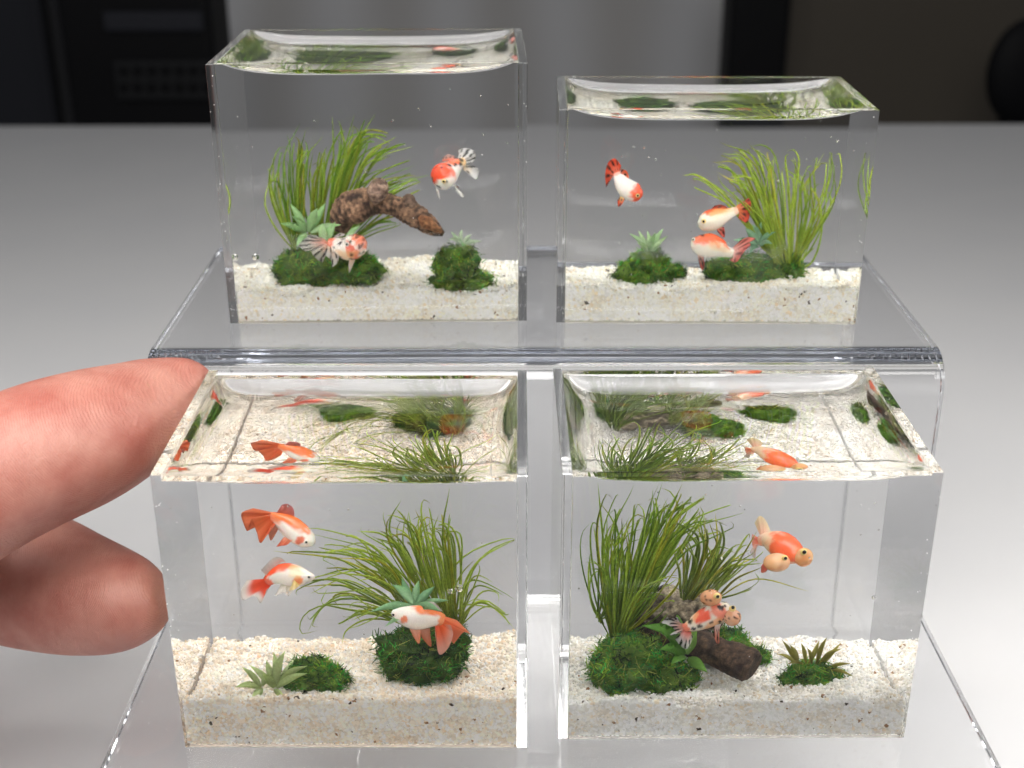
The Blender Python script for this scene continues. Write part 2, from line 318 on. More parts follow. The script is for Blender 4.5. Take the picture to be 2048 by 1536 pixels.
# ------------------------------------------------------------------ moss mounds
def moss(n, blobs, label, cnt=4200, length=.11, dark=(.012, .08, .006), light=(.28, .48, .03), bright=(.05, .44, .04)):
    """blobs: (px, py, dep, rx, ry, rz) with radii in cm"""
    cs = [(np.array(P(n, b[0], b[1], b[2])), np.array([b[3], b[5], b[4]])) for b in blobs]
    base = Vector(cs[0][0]); base.z = max(.1, base.z-blobs[0][4])
    r = thing(n, base, "moss_mound", label, "moss", "moss mounds in the tanks")
    bm = bmesh.new(); bmesh.ops.create_icosphere(bm, subdivisions=4, radius=1); iv = np.array([v.co[:] for v in bm.verts]); fi = [tuple(v.index for v in f.verts) for f in bm.faces]; bm.free()
    V = []; F = []; cols = []
    for k, (c0, rr) in enumerate(cs):
        b = len(V)
        for q in iv:
            dd = 1+.30*noise.noise(Vector(q*2.2+c0))+.22*noise.noise(Vector(q*6+c0)); p_ = c0+q*rr*.90*dd; p_[2] = max(p_[2], .08); V.append(p_)
            t = .5+.8*noise.noise(Vector(p_*9)); cols.append(np.array(dark)*(1-t)*.7+np.array(light)*t*.5)
        F += [tuple(b+i for i in f) for f in fi]
    mk("stone", V, F, M_MOSS, r, off=base, cols=np.clip(cols, 0, 1))
    V = []; F = []; cols = []; per = np.array([c_[1][0]*c_[1][2] for c_ in cs]); per = (per/per.sum()*cnt).astype(int)
    x, y, a, w, d, h, z0 = TK[n]; lim = w/2-PT-.02
    for k, (c0, rr) in enumerate(cs):
        for _ in range(per[k]):
            q = rng.normal(size=3); q /= np.linalg.norm(q)
            dd = 1+.30*noise.noise(Vector(q*2.2+c0))+.22*noise.noise(Vector(q*6+c0)); p_ = c0+q*rr*(.9*dd+rng.uniform(-.03, .05))
            if any(j != k and (((p_-c2)/(r2*.85))**2).sum() < 1 for j, (c2, r2) in enumerate(cs)) or p_[2] < sand_h(n, p_[0], p_[1])-.04: continue
            nq = unit(q/rr); tg = rng.normal(size=3); tg = unit(tg-nq*(tg@nq)); g = unit(tg+nq*rng.uniform(.0, .7)); up = unit(rng.normal(size=3)); side = unit(np.cross(g, up)); L_ = length*rng.uniform(.45, 1.25); wd = rng.uniform(.006, .011)
            curl = unit(rng.normal(size=3))*1.7; t_ = noise.noise(Vector(p_*6))*1.4+.42+rng.uniform(-.25, .25)
            u = rng.random(); cA, cB = np.array(dark), np.array(light if u < .55 else bright); cc = cA*(1-t_)+cB*t_
            if u > .93: cc = np.array([.42, .46, .08])*rng.uniform(.4, 1.2); wd *= .8; L_ *= 1.5
            b = len(V); K_ = 6; pp = p_.copy(); dirv = g.copy()
            for i in range(K_):
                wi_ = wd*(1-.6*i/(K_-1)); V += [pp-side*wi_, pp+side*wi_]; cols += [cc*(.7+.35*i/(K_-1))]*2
                dirv = unit(dirv+curl*.5); pp = pp+dirv*L_/(K_-1)
            for i in range(K_-1): F.append((b+2*i, b+2*i+1, b+2*i+3, b+2*i+2))
    V = np.array(V); V[:, 0] = np.clip(V[:, 0], -lim, lim); V[:, 1] = np.clip(V[:, 1], PT+.02, d-PT-.02)
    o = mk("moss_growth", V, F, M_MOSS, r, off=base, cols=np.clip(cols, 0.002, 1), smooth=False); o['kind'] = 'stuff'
    return r
moss('FL', [(622, 1350, 1.15, .30, .24, .42), (655, 1358, 1.15, .24, .16, .36), (600, 1365, 1.1, .2, .15, .3)], "small moss mound beside the pale rosette plant in the front left tank", 4200, .09)
moss('FL', [(842, 1320, 1.55, .52, .33, .45), (830, 1290, 1.6, .46, .22, .4), (890, 1290, 1.6, .28, .36, .35)], "large rounded moss mound under the arching grass in the front left tank", 6500, .10, dark=(.01, .055, .005), light=(.13, .25, .02))
moss('FR', [(1262, 1332, 1.2, .50, .42, .5), (1330, 1360, 1.1, .40, .24, .42), (1225, 1345, 1.2, .30, .34, .4)], "big bright moss mound left of the driftwood in the front right tank", 7200, .11, bright=(.03, .40, .05))
moss('FR', [(1620, 1368, 1.3, .38, .28, .38), (1662, 1376, 1.3, .26, .18, .3)], "small moss mound at the right of the front right tank, under olive leaves", 4200, .09)
moss('FR', [(1450, 1290, 1.9, .30, .2, .3), (1500, 1315, 1.9, .24, .13, .25)], "moss patch behind the driftwood, under the spotted bubble-eye fish", 2600, .09, dark=(.015, .12, .01))
moss('UL', [(655, 528, 1.6, .66, .32, .5), (598, 538, 1.6, .36, .28, .4), (725, 540, 1.5, .32, .2, .4)], "wide moss mound under the arched branch in the upper left tank", 6000, .09)
moss('UL', [(915, 530, 1.15, .33, .30, .35), (925, 560, 1.1, .45, .15, .38)], "steep moss block at the right of the upper left tank", 4200, .08)
moss('UR', [(1300, 552, 1.3, .50, .26, .42), (1298, 530, 1.3, .28, .25, .3)], "dome of moss at the left of the upper right tank", 4200, .08)
moss('UR', [(1510, 545, 1.55, .66, .25, .42), (1450, 540, 1.5, .3, .16, .3), (1575, 545, 1.55, .24, .26, .3)], "broad moss mound at the right of the upper right tank, under grass", 5000, .08)
# ------------------------------------------------------------------ ribbons: grass blades and leaves
def ribbon(pts, wid, nrm, fold=.3, thick=.35):
    """closed strip with a folded middle; pts (K,3), wid (K,), nrm approx normal"""
    K = len(pts); V = []; F = []
    for i in range(K):
        t = unit(pts[min(i+1, K-1)]-pts[max(i-1, 0)]); s = unit(np.cross(t, nrm)); u = np.cross(s, t); w_ = wid[i]
        V += [pts[i]-s*w_, pts[i]-u*w_*(fold-thick), pts[i]+s*w_, pts[i]-u*w_*(fold+thick*.2)]
    for i in range(K-1):
        for j in range(4): F.append((4*i+j, 4*i+(j+1) % 4, 4*i+4+(j+1) % 4, 4*i+4+j))
    F += [(3, 2, 1, 0), (4*K-4, 4*K-3, 4*K-2, 4*K-1)]
    return V, F
def grass(n, guides, deps, label, count, wpx=4.2, g1=(.20, .32, .02), g2=(.46, .58, .07), spread=20):
    bp = P(n, guides[0][0][0], guides[0][0][1], deps[0]); x, y, a, w, d, h, z0 = TK[n]
    r = thing(n, bp, "grass_plant", label, "water grass", "grass plants in the tanks"); lim = w/2-PT-.03
    for k in range(count):
        if k < len(guides): g = [list(q) for q in guides[k]]; jt = 0
        else:
            i = random.randrange(len(guides)-1); u = random.random(); A_, B_ = guides[i], guides[min(len(guides)-1, i+random.choice((1, 1, 1, 2, 3)))]
            if math.dist(A_[-1], B_[-1]) > 150: B_ = A_
            sa, sb = spline(A_, 5), spline(B_, 5); g = [list(sa[q]*(1-u)+sb[q]*u) for q in range(5)]
            sh = random.uniform(.70, 1.0); cut = spline(g, 12)[:max(5, int(12*sh))]; g = [list(q) for q in cut[::2]]+[list(cut[-1])]; jt = spread
        K = len(g); dj = random.uniform(-.42, .42); dt = random.choice((-1, 1))*random.uniform(.15, .75); pts = []
        bj = (random.uniform(-jt, jt)*.3, random.uniform(-jt*.25, jt*.25)); mj = (random.gauss(0, jt*.9), random.gauss(0, jt*.7)); tj = (random.uniform(-jt, jt)*1.3, random.uniform(-jt, jt)*1.1)
        for i, q in enumerate(g):
            t = i/(K-1); dep = deps[0]+dj+(deps[1]-deps[0]+dt)*t**1.3; dep = min(max(dep, .3), d-.22)
            pts.append(np.array(P(n, q[0]+bj[0]*(1-t)+tj[0]*t+mj[0]*4*t*(1-t), q[1]+bj[1]*(1-t)+tj[1]*t+mj[1]*4*t*(1-t), dep)))
        c_ = spline(pts, 13); wg = random.uniform(.015, .075)*(0 if k < len(guides) and k % 3 else 1); ph = random.uniform(0, 6.28); fq = random.uniform(3, 7); tv = np.linspace(0, 1, 13)
        c_[:, 0] += wg*np.sin(fq*tv+ph)*tv; c_[:, 1] += wg*1.6*np.cos(fq*tv+ph)*tv; c_[:, 0] = np.clip(c_[:, 0], -lim, lim); c_[:, 2] = np.minimum(c_[:, 2], h-.30)
        wd = pxs(n, g[0][0], g[0][1], deps[0])*wpx*random.uniform(.65, 1.15)
        prof = np.array([.75, .95, 1, 1, .98, .95, .9, .85, .78, .68, .52, .32, .06])*wd
        V, F = ribbon(c_, prof, unit(np.array([random.uniform(-.8, .8), -1, random.uniform(-.2, .6)])), .35, .5)
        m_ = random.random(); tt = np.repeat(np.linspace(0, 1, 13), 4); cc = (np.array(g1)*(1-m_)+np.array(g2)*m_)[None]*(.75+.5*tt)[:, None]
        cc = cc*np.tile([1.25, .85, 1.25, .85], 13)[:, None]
        if random.random() < .12: cc *= np.array([1.25, .95, .6])
        if random.random() < .3: cc = cc*(1-np.clip((tt-.75)*3, 0, .7)[:, None])+np.array([.30, .20, .05])*np.clip((tt-.75)*3, 0, .7)[:, None]
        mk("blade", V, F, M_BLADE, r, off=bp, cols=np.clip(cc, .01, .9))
    return r
grass('FL', [[(840, 1215), (760, 1115), (620, 1062)], [(850, 1220), (700, 1125), (545, 1100)], [(830, 1215), (720, 1140), (628, 1152)], [(820, 1235), (700, 1170), (600, 1172)],
 [(830, 1240), (700, 1190), (640, 1215), (614, 1262)], [(810, 1250), (745, 1225), (700, 1240)], [(820, 1225), (770, 1130), (655, 1110)], [(840, 1210), (740, 1090), (660, 1105)], [(850, 1210), (780, 1080), (712, 1060)], [(810, 1240), (760, 1150), (700, 1110)], [(830, 1230), (790, 1150), (720, 1080)],
 [(860, 1210), (800, 1100), (742, 1072)], [(870, 1230), (790, 1090), (778, 1040), (800, 998)], [(880, 1230), (830, 1090), (816, 1022)], [(885, 1235), (830, 1070), (790, 1037)], [(870, 1220), (820, 1130), (790, 1080)], [(895, 1245), (850, 1070), (829, 1018)], [(880, 1215), (850, 1130), (845, 1070)],
 [(905, 1240), (885, 1080), (893, 975)], [(905, 1240), (868, 1080), (876, 1028)], [(908, 1240), (908, 1090), (885, 1058), (848, 1058)], [(918, 1240), (925, 1172), (960, 1115), (1036, 1078)], [(918, 1240), (930, 1172), (960, 1162), (1032, 1200)], [(915, 1262), (932, 1222), (970, 1205), (1030, 1258)], [(830, 1250), (740, 1235), (700, 1255), (684, 1290)]],
 (1.8, 1.7), "arching grass sweeping left in the front left tank", 140, 2.5, g1=(.20, .32, .02), g2=(.46, .58, .07))
grass('FR', [[(1195, 1240), (1200, 1200), (1200, 1142), (1185, 1138)], [(1225, 1275), (1205, 1080), (1195, 966)], [(1220, 1270), (1213, 1120), (1213, 1030)], [(1225, 1275), (1225, 1080), (1262, 968)], [(1225, 1270), (1225, 1110), (1258, 1035)], [(1235, 1270), (1262, 1150), (1250, 1070)],
 [(1235, 1270), (1290, 1060), (1310, 968)], [(1235, 1270), (1285, 1090), (1324, 966)], [(1235, 1270), (1310, 1110), (1340, 1040), (1328, 1000)], [(1240, 1270), (1320, 1050), (1366, 968)], [(1240, 1270), (1335, 1060), (1407, 993)], [(1240, 1270), (1340, 1090), (1405, 1020)],
 [(1245, 1265), (1350, 1080), (1490, 1030)], [(1240, 1265), (1300, 1150), (1335, 1130)], [(1245, 1275), (1300, 1200), (1355, 1157)], [(1250, 1275), (1290, 1245), (1320, 1210)]],
 (1.7, 1.6), "tall upright grass at the left of the front right tank", 135, 2.6, g1=(.15, .28, .02), g2=(.38, .52, .05))
grass('FR', [[(1362, 1200), (1365, 1130), (1356, 1098)], [(1365, 1200), (1392, 1110), (1385, 1080), (1345, 1040)], [(1370, 1200), (1405, 1110), (1398, 1032)], [(1375, 1200), (1412, 1110), (1405, 1060)], [(1385, 1200), (1430, 1100), (1430, 1028)], [(1375, 1200), (1425, 1110), (1440, 1070), (1422, 1058)],
 [(1375, 1200), (1430, 1130), (1450, 1095)], [(1380, 1200), (1450, 1130), (1475, 1102)], [(1400, 1200), (1460, 1140), (1525, 1128)], [(1420, 1200), (1480, 1120), (1510, 1062)], [(1430, 1200), (1470, 1160), (1522, 1137)], [(1430, 1200), (1510, 1160), (1615, 1185)]],
 (1.9, 1.6), "fan of short grass rooted on top of the driftwood in the front right tank", 64, 2.5, g1=(.18, .28, .03), g2=(.38, .48, .08), spread=12)
grass('UL', [[(590, 500), (548, 400), (550, 328)], [(590, 500), (565, 420), (565, 350)], [(590, 495), (568, 330), (603, 243)], [(595, 485), (598, 320), (617, 258)], [(600, 485), (610, 350), (625, 290)], [(605, 470), (600, 340), (648, 270)], [(620, 485), (622, 380), (606, 330)], [(630, 480), (645, 360), (652, 300)], [(640, 480), (620, 370), (628, 300)], [(640, 480), (650, 380), (690, 328)], [(650, 480), (668, 340), (667, 232)], [(650, 480), (685, 320), (711, 229)],
 [(655, 480), (712, 310), (751, 228)], [(655, 480), (700, 310), (745, 273), (782, 286)], [(660, 480), (730, 320), (795, 272)], [(665, 480), (750, 330), (828, 292)], [(670, 480), (735, 375), (830, 330)], [(680, 480), (775, 375), (858, 350)], [(690, 480), (780, 395), (840, 365)], [(700, 490), (745, 460), (800, 445)]],
 (1.9, 1.8), "bushy grass fanning behind the branch in the upper left tank", 125, 2.2, g1=(.16, .34, .01), g2=(.42, .56, .06), spread=12)
grass('UR', [[(1560, 528), (1430, 370), (1357, 352)], [(1560, 528), (1520, 440), (1430, 370)], [(1555, 528), (1510, 400), (1435, 345)], [(1550, 528), (1480, 365), (1425, 325)], [(1560, 528), (1490, 345), (1423, 325)], [(1560, 528), (1500, 335), (1447, 308)], [(1565, 528), (1520, 335), (1443, 285)], [(1570, 528), (1540, 350), (1498, 287)],
 [(1575, 528), (1550, 370), (1550, 310)], [(1585, 528), (1592, 380), (1583, 312)], [(1595, 520), (1615, 440), (1612, 380), (1651, 307)], [(1595, 520), (1635, 430), (1657, 370), (1662, 306)], [(1595, 520), (1642, 440), (1625, 372)], [(1590, 530), (1605, 528), (1640, 430)], [(1580, 530), (1540, 515), (1480, 517)]],
 (1.5, 1.4), "swept grass at the right of the upper right tank", 85, 2.2, g1=(.26, .42, .02), g2=(.52, .66, .07), spread=15)
# leafy plants: list of (base px, tip px, half width px, base depth, tip depth)
def leafy(n, leaves, label, c1, c2, name="leafy_plant", cat="water plant", fold=.38, bulge=.0):
    b0 = leaves[0]; bp = P(n, b0[0][0], b0[0][1], b0[3]); r = thing(n, bp, name, label, cat)
    for (b_, t_, hw, d0, d1) in leaves:
        p0 = np.array(P(n, *b_, d0)); p1 = np.array(P(n, *t_, d1)); L_ = np.linalg.norm(p1-p0); wd = pxs(n, *b_, d0)*hw
        side = unit(np.cross(p1-p0, np.array([0, -1, 0]))); nrm = unit(np.cross(side, p1-p0)); mid = (p0+p1)/2+np.array([0, 0, 1])*L_*.10+side*random.uniform(-.06, .06)*L_
        c_ = spline([p0, mid, p1], 10); prof = np.array([.28, .6, .86, 1, 1, .9, .72, .5, .26, .03])*wd
        nn = unit(np.array([random.uniform(-.35, .35), -1, random.uniform(.2, .9)]))
        V, F = ribbon(c_, prof*.86, nn, fold, .05); m_ = random.random(); tt = np.repeat(np.linspace(0, 1, 10), 4)
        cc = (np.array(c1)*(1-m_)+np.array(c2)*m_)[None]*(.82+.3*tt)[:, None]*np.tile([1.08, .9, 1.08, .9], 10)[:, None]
        mk("leaf", V, F, M_LEAF, r, off=bp, cols=np.clip(cc, .01, .95))
    return r
leafy('FL', [((548, 1372), (530, 1318), 9, .9, .95), ((548, 1370), (568, 1300), 10, .9, .95), ((552, 1370), (545, 1302), 9, .95, 1.1), ((552, 1372), (612, 1330), 9, .85, .8), ((550, 1374), (612, 1345), 9, .85, .75), ((545, 1374), (497, 1328), 9, .9, 1.1), ((556, 1368), (585, 1318), 9, .95, 1.2),
 ((545, 1378), (566, 1395), 8, .85, .7), ((520, 1372), (482, 1332), 8, .85, .9), ((520, 1374), (468, 1372), 9, .85, .8), ((522, 1374), (500, 1402), 10, .8, .65), ((522, 1370), (540, 1345), 8, .85, .8), ((550, 1370), (522, 1345), 9, .85, .7)],
 "pale green rosette at the foot of the small moss mound, front left tank", (.50, .62, .26), (.62, .74, .40))
leafy('FL', [((826, 1210), (782, 1168), 11, 1.0, 1.3), ((826, 1210), (802, 1155), 9, 1.05, 1.4), ((828, 1212), (868, 1172), 10, 1.0, 1.1), ((826, 1212), (740, 1222), 10, 1.0, .8), ((828, 1212), (880, 1222), 10, .95, .7), ((826, 1212), (836, 1160), 9, 1.05, 1.2), ((826, 1214), (768, 1252), 10, .95, .7), ((828, 1212), (896, 1200), 8, 1.0, 1.2)],
 "blue-green star plant behind the orange-tailed fish above the moss, front left tank", (.24, .50, .24), (.36, .60, .30))
leafy('FR', [((1368, 1310), (1282, 1252), 17, 1.06, .66), ((1370, 1310), (1392, 1262), 17, 1.06, 1.16), ((1368, 1312), (1318, 1300), 16, .98, .58), ((1372, 1318), (1412, 1346), 14, .98, .68), ((1370, 1314), (1340, 1330), 12, .95, .58), ((1362, 1290), (1352, 1228), 12, 1.32, 1.62), ((1372, 1320), (1402, 1330), 10, 1.14, 1.02)],
 "broad-leaved green plant in front of the driftwood", (.13, .34, .04), (.26, .48, .10))
leafy('FR', [((1590, 1328), (1562, 1282), 5, 1.3, 1.3), ((1590, 1328), (1552, 1310), 5, 1.3, 1.2), ((1594, 1328), (1578, 1292), 6, 1.3, 1.4), ((1610, 1330), (1600, 1288), 5, 1.3, 1.3), ((1615, 1330), (1636, 1284), 6, 1.3, 1.4), ((1630, 1332), (1652, 1277), 6, 1.3, 1.3), ((1635, 1332), (1682, 1300), 6, 1.3, 1.2), ((1640, 1335), (1680, 1288), 5, 1.3, 1.4),
 ((1650, 1340), (1705, 1356), 5, 1.25, 1.0), ((1650, 1340), (1700, 1330), 5, 1.25, 1.1), ((1605, 1330), (1572, 1330), 4, 1.3, 1.1), ((1622, 1330), (1612, 1298), 5, 1.3, 1.2)],
 "olive brown spiky plant on the small right moss mound, front right tank", (.24, .22, .04), (.38, .36, .07))
leafy('UL', [((616, 462), (582, 405), 9, 1.2, 1.3), ((618, 462), (636, 415), 11, 1.15, 1.1), ((620, 462), (652, 405), 9, 1.15, 1.25), ((614, 464), (562, 445), 9, 1.1, .9), ((616, 466), (594, 492), 8, 1.1, .85), ((648, 488), (645, 445), 11, 1.0, 1.1), ((650, 488), (672, 442), 10, 1.0, 1.1), ((622, 464), (684, 448), 9, 1.1, 1.2),
 ((690, 484), (722, 450), 7, 1.05, 1.1), ((616, 462), (585, 430), 9, 1.15, .95)],
 "mint green broad rosette beside the branch, upper left tank", (.46, .76, .34), (.58, .82, .44))
leafy('UL', [((925, 490), (903, 462), 5, 1.1, 1.2), ((925, 490), (925, 458), 5, 1.1, 1.3), ((926, 490), (945, 468), 5, 1.1, 1.2), ((926, 491), (965, 482), 5, 1.1, .9), ((925, 491), (898, 478), 5, 1.1, .9), ((926, 490), (950, 480), 5, 1.1, 1.3)],
 "tiny pale star plant on the steep moss block, upper left tank", (.50, .66, .44), (.60, .74, .52))
leafy('UR', [((1298, 505), (1260, 468), 6, 1.2, 1.3), ((1298, 505), (1278, 462), 6, 1.2, 1.4), ((1299, 505), (1296, 462), 6, 1.2, 1.3), ((1300, 505), (1328, 458), 7, 1.2, 1.3), ((1300, 506), (1338, 472), 6, 1.15, 1.0), ((1300, 508), (1325, 488), 6, 1.15, .9), ((1298, 508), (1275, 486), 6, 1.15, .9), ((1299, 505), (1312, 466), 6, 1.2, 1.1)],
 "pale green star plant crowning the left moss dome, upper right tank", (.50, .72, .40), (.62, .80, .48))
leafy('UR', [((1518, 492), (1492, 458), 9, 1.1, 1.2), ((1518, 492), (1524, 446), 8, 1.1, 1.2), ((1520, 492), (1552, 466), 7, 1.1, 1.0), ((1516, 494), (1468, 482), 8, 1.05, .9), ((1518, 494), (1500, 508), 8, 1.0, .8), ((1520, 494), (1546, 490), 7, 1.05, .8), ((1518, 492), (1506, 450), 7, 1.15, 1.3)],
 "blue-green star plant against the grass, upper right tank", (.28, .54, .34), (.40, .64, .42))
# ------------------------------------------------------------------ driftwood
def log(n, st_, c1, c2, root, name, base, seg=40, ring=26, rough=.12, ringy=0, seed=0):
    """st_: (px, py, dep, radius px)"""
    Q = spline([(*P(n, a, b, d_), pxs(n, a, b, d_)*r_) for a, b, d_, r_ in st_], seg); V = []; F = []; cols = []
    up = np.array([0.1, -.6, .8]); tan = np.gradient(Q[:, :3], axis=0)
    for i in range(seg):
        t = unit(tan[i]); s = unit(np.cross(t, up)); u = np.cross(s, t)
        for j in range(ring):
            a = 2*math.pi*j/ring; dv = s*math.cos(a)+u*math.sin(a); p0 = Q[i, :3]+dv*Q[i, 3]
            ns = noise.noise(Vector(p0*4+seed)); nf = noise.noise(Vector(p0*14+seed)); rg = math.sin(i*1.7+3*ns)*ringy
            # long grooves along the grain
            gr = noise.noise(Vector((a*2.6, i*.09, seed)))
            k = 1+rough*(1.5*ns+.8*nf+gr)+rg; V.append(Q[i, :3]+dv*Q[i, 3]*k)
            t_ = min(max(.42+1.1*nf+.7*gr+6*rg, 0), 1); cols.append(np.array(c1)*(1-t_)+np.array(c2)*t_)
    for i in range(seg-1):
        for j in range(ring): F.append((i*ring+j, i*ring+(j+1) % ring, (i+1)*ring+(j+1) % ring, (i+1)*ring+j))
    for i, s_ in ((0, -1), (seg-1, 1)):
        b = len(V); V.append(Q[i, :3]-s_*unit(tan[i])*Q[i, 3]*.12); cols.append(np.array(c1)*1.5)
        for j in range(ring):
            f = (i*ring+j, i*ring+(j+1) % ring, b); F.append(f if s_ > 0 else f[::-1])
    return mk(name, V, F, M_BARK, root, off=base, cols=np.clip(cols, .003, 1))
b_ = P('UL', 700, 440, 1.4); r = thing('UL', b_, "driftwood_branch", "arched brown bark branch reaching from the big moss mound to the right, upper left tank", "branch")
log('UL', [(684, 458, 1.5, 16), (690, 428, 1.45, 29), (712, 412, 1.4, 33), (748, 402, 1.35, 26), (782, 408, 1.3, 22), (812, 420, 1.25, 22), (842, 437, 1.2, 23), (868, 456, 1.2, 17), (888, 468, 1.2, 5)], (.035, .016, .009), (.34, .20, .12), r, "trunk", b_, 110, 40, .10, .035, 3)
log('UL', [(738, 378, 1.15, 8), (752, 380, 1.12, 26), (766, 384, 1.1, 24), (776, 388, 1.1, 8)], (.10, .055, .04), (.46, .32, .24), r, "knot", b_, 20, 24, .12, .02, 9)
log('UL', [(806, 396, 1.2, 4), (816, 400, 1.2, 15), (822, 414, 1.2, 16), (824, 424, 1.2, 6)], (.06, .035, .022), (.2, .13, .09), r, "knot", b_, 16, 20, .2, .02, 12)
log('UL', [(840, 432, 1.02, 4), (852, 442, 1.0, 12), (868, 452, 1.0, 10), (884, 464, 1.02, 3)], (.2, .08, .03), (.34, .16, .07), r, "worn_patch", b_, 20, 18, .2, .02, 15)
b_ = P('FR', 1400, 1280, 1.4); r = thing('FR', b_, "driftwood_log", "gnarled driftwood with pale bark above and a dark cut end, front right tank", "driftwood")
log('FR', [(1290, 1255, 1.9, 30), (1330, 1270, 1.7, 34), (1385, 1285, 1.5, 34), (1430, 1305, 1.25, 33), (1470, 1322, 1.05, 36), (1496, 1334, .95, 37), (1504, 1338, .92, 30)], (.020, .010, .006), (.12, .072, .045), r, "trunk", b_, 80, 44, .09, .015, 21)
log('FR', [(1268, 1268, 2.0, 22), (1300, 1232, 1.95, 40), (1345, 1222, 1.9, 46), (1392, 1225, 1.85, 42), (1425, 1240, 1.8, 30), (1440, 1250, 1.8, 14)], (.035, .024, .016), (.46, .38, .27), r, "pale_bark", b_, 80, 44, .17, .01, 33)
log('FR', [(1325, 1175, 2.0, 12), (1330, 1190, 2.0, 24), (1335, 1210, 1.95, 30), (1338, 1225, 1.95, 20)], (.03, .022, .018), (.14, .11, .085), r, "stub", b_, 24, 24, .2, .01, 37)
# ------------------------------------------------------------------ fish
WHT = (.86, .82, .76); RED = (.85, .10, .03); ORG = (.88, .22, .06); YEL = (.9, .68, .25); BLK = (.015, .012, .012)
def sm(x): x = np.clip(x, 0, 1); return x*x*(3-2*x)
def fish(n, spine, base_col, patches, spots, label, eyes, wfac=.8, spotn=0, spot_r=.05, eye_col=None, seed=1, name="goldfish"):
    """spine: (px, py, dep, half height px) from tail root to snout; patches: (s, h, rs, rh, colour, weight) with s 0 tail..1 snout, h -1 belly..1 back"""
    rs = random.Random(seed); Q = spline([(*P(n, a, b, d_), pxs(n, a, b, d_)*r_) for a, b, d_, r_ in spine], 44); R_ = 28
    base = Vector(Q[22, :3]); r = thing(n, base, name, label, "goldfish", "goldfish in the tanks")
    tan = np.gradient(Q[:, :3], axis=0); V = []; F = []; cols = []; frames = []
    sp = [(rs.uniform(.05, .98), rs.uniform(0, 2*math.pi), spot_r*rs.uniform(.5, 1.3)) for _ in range(spotn)]
    Lb = np.linalg.norm(Q[-1, :3]-Q[0, :3])
    view = unit(np.array([0, 1, -.25]))
    for i in range(44):
        t = unit(tan[i]); side = unit(view-t*(view@t)); up = unit(np.cross(side, t)); up = up if up[2] >= 0 else -up
        s_ = i/43; frames.append((Q[i, :3], t, side, up, Q[i, 3]))
        for j in range(R_):
            a = 2*math.pi*j/R_; hh = math.cos(a); ss = math.sin(a)
            k = 1+.02*noise.noise(Vector((s_*14, hh*4, ss*4+seed)))
            V.append(Q[i, :3]+(up*hh+side*ss*wfac*(.8+.2*s_))*Q[i, 3]*k)
            c_ = np.array(base_col)
            for (ps, ph, prs, prh, pc, pw) in patches:
                e = math.sqrt(((s_-ps)/prs)**2+((hh-ph)/prh)**2)+.35*noise.noise(Vector((s_*9+seed, hh*3, ss*3)))
                u = sm((1.15-e)/.4)*pw; c_ = c_*(1-u)+np.array(pc)*u
            for (qs, qa, qr) in sp:
                da = abs((a-qa+math.pi) % (2*math.pi)-math.pi); e = math.hypot((s_-qs)*Lb, da*Q[i, 3])/(qr*Lb)
                if e < 1.25: u = sm((1.25-e)/.4)*.93; c_ = c_*(1-u)+np.array(BLK)*u
            cols.append(c_)
    for i in range(43):
        for j in range(R_): F.append((i*R_+j, i*R_+(j+1) % R_, (i+1)*R_+(j+1) % R_, (i+1)*R_+j))
    F += [tuple(range(R_))[::-1], tuple(43*R_+j for j in range(R_))]
    o = mk("body", V, F, M_FISH, r, off=base, cols=np.clip(cols, 0, .95))
    for (ex, ey, ed, er, gold, look) in eyes:
        eye(n, r, base, ex, ey, ed, er, gold, look)
    return r, base
def sphere_mesh(c0, rad, n1=20, n2=14, sq=(1, 1, 1)):
    V = []; F = []; c0 = np.array(c0)
    for i in range(n2+1):
        for j in range(n1):
            th = math.pi*i/n2; ph = 2*math.pi*j/n1; V.append(c0+rad*np.array([math.sin(th)*math.cos(ph)*sq[0], math.sin(th)*math.sin(ph)*sq[1], math.cos(th)*sq[2]]))
    for i in range(n2):
        for j in range(n1): F.append((i*n1+j, (i+1)*n1+j, (i+1)*n1+(j+1) % n1, i*n1+(j+1) % n1))
    return V, F
def eye(n, r, base, ex, ey, ed, er, gold=True, look=(0, -1, .3)):
    s_ = pxs(n, ex, ey, ed); c0 = np.array(P(n, ex, ey, ed)); R_ = er*s_; lk = unit(np.array(look, float))
    V, F = sphere_mesh(c0, R_, sq=(1, .8, 1)); e = mk("eye", V, F, M_GOLD if gold else mat_once("eye_white", (.8, .76, .68)), r, off=base)
    V, F = sphere_mesh(c0+lk*R_*.62, R_*.56, 14, 10); mk("pupil", V, F, M_BLACK, e, off=base)
_m = {}
def mat_once(k, col):
    if k not in _m: _m[k] = mat(k, col, .2)
    return _m[k]
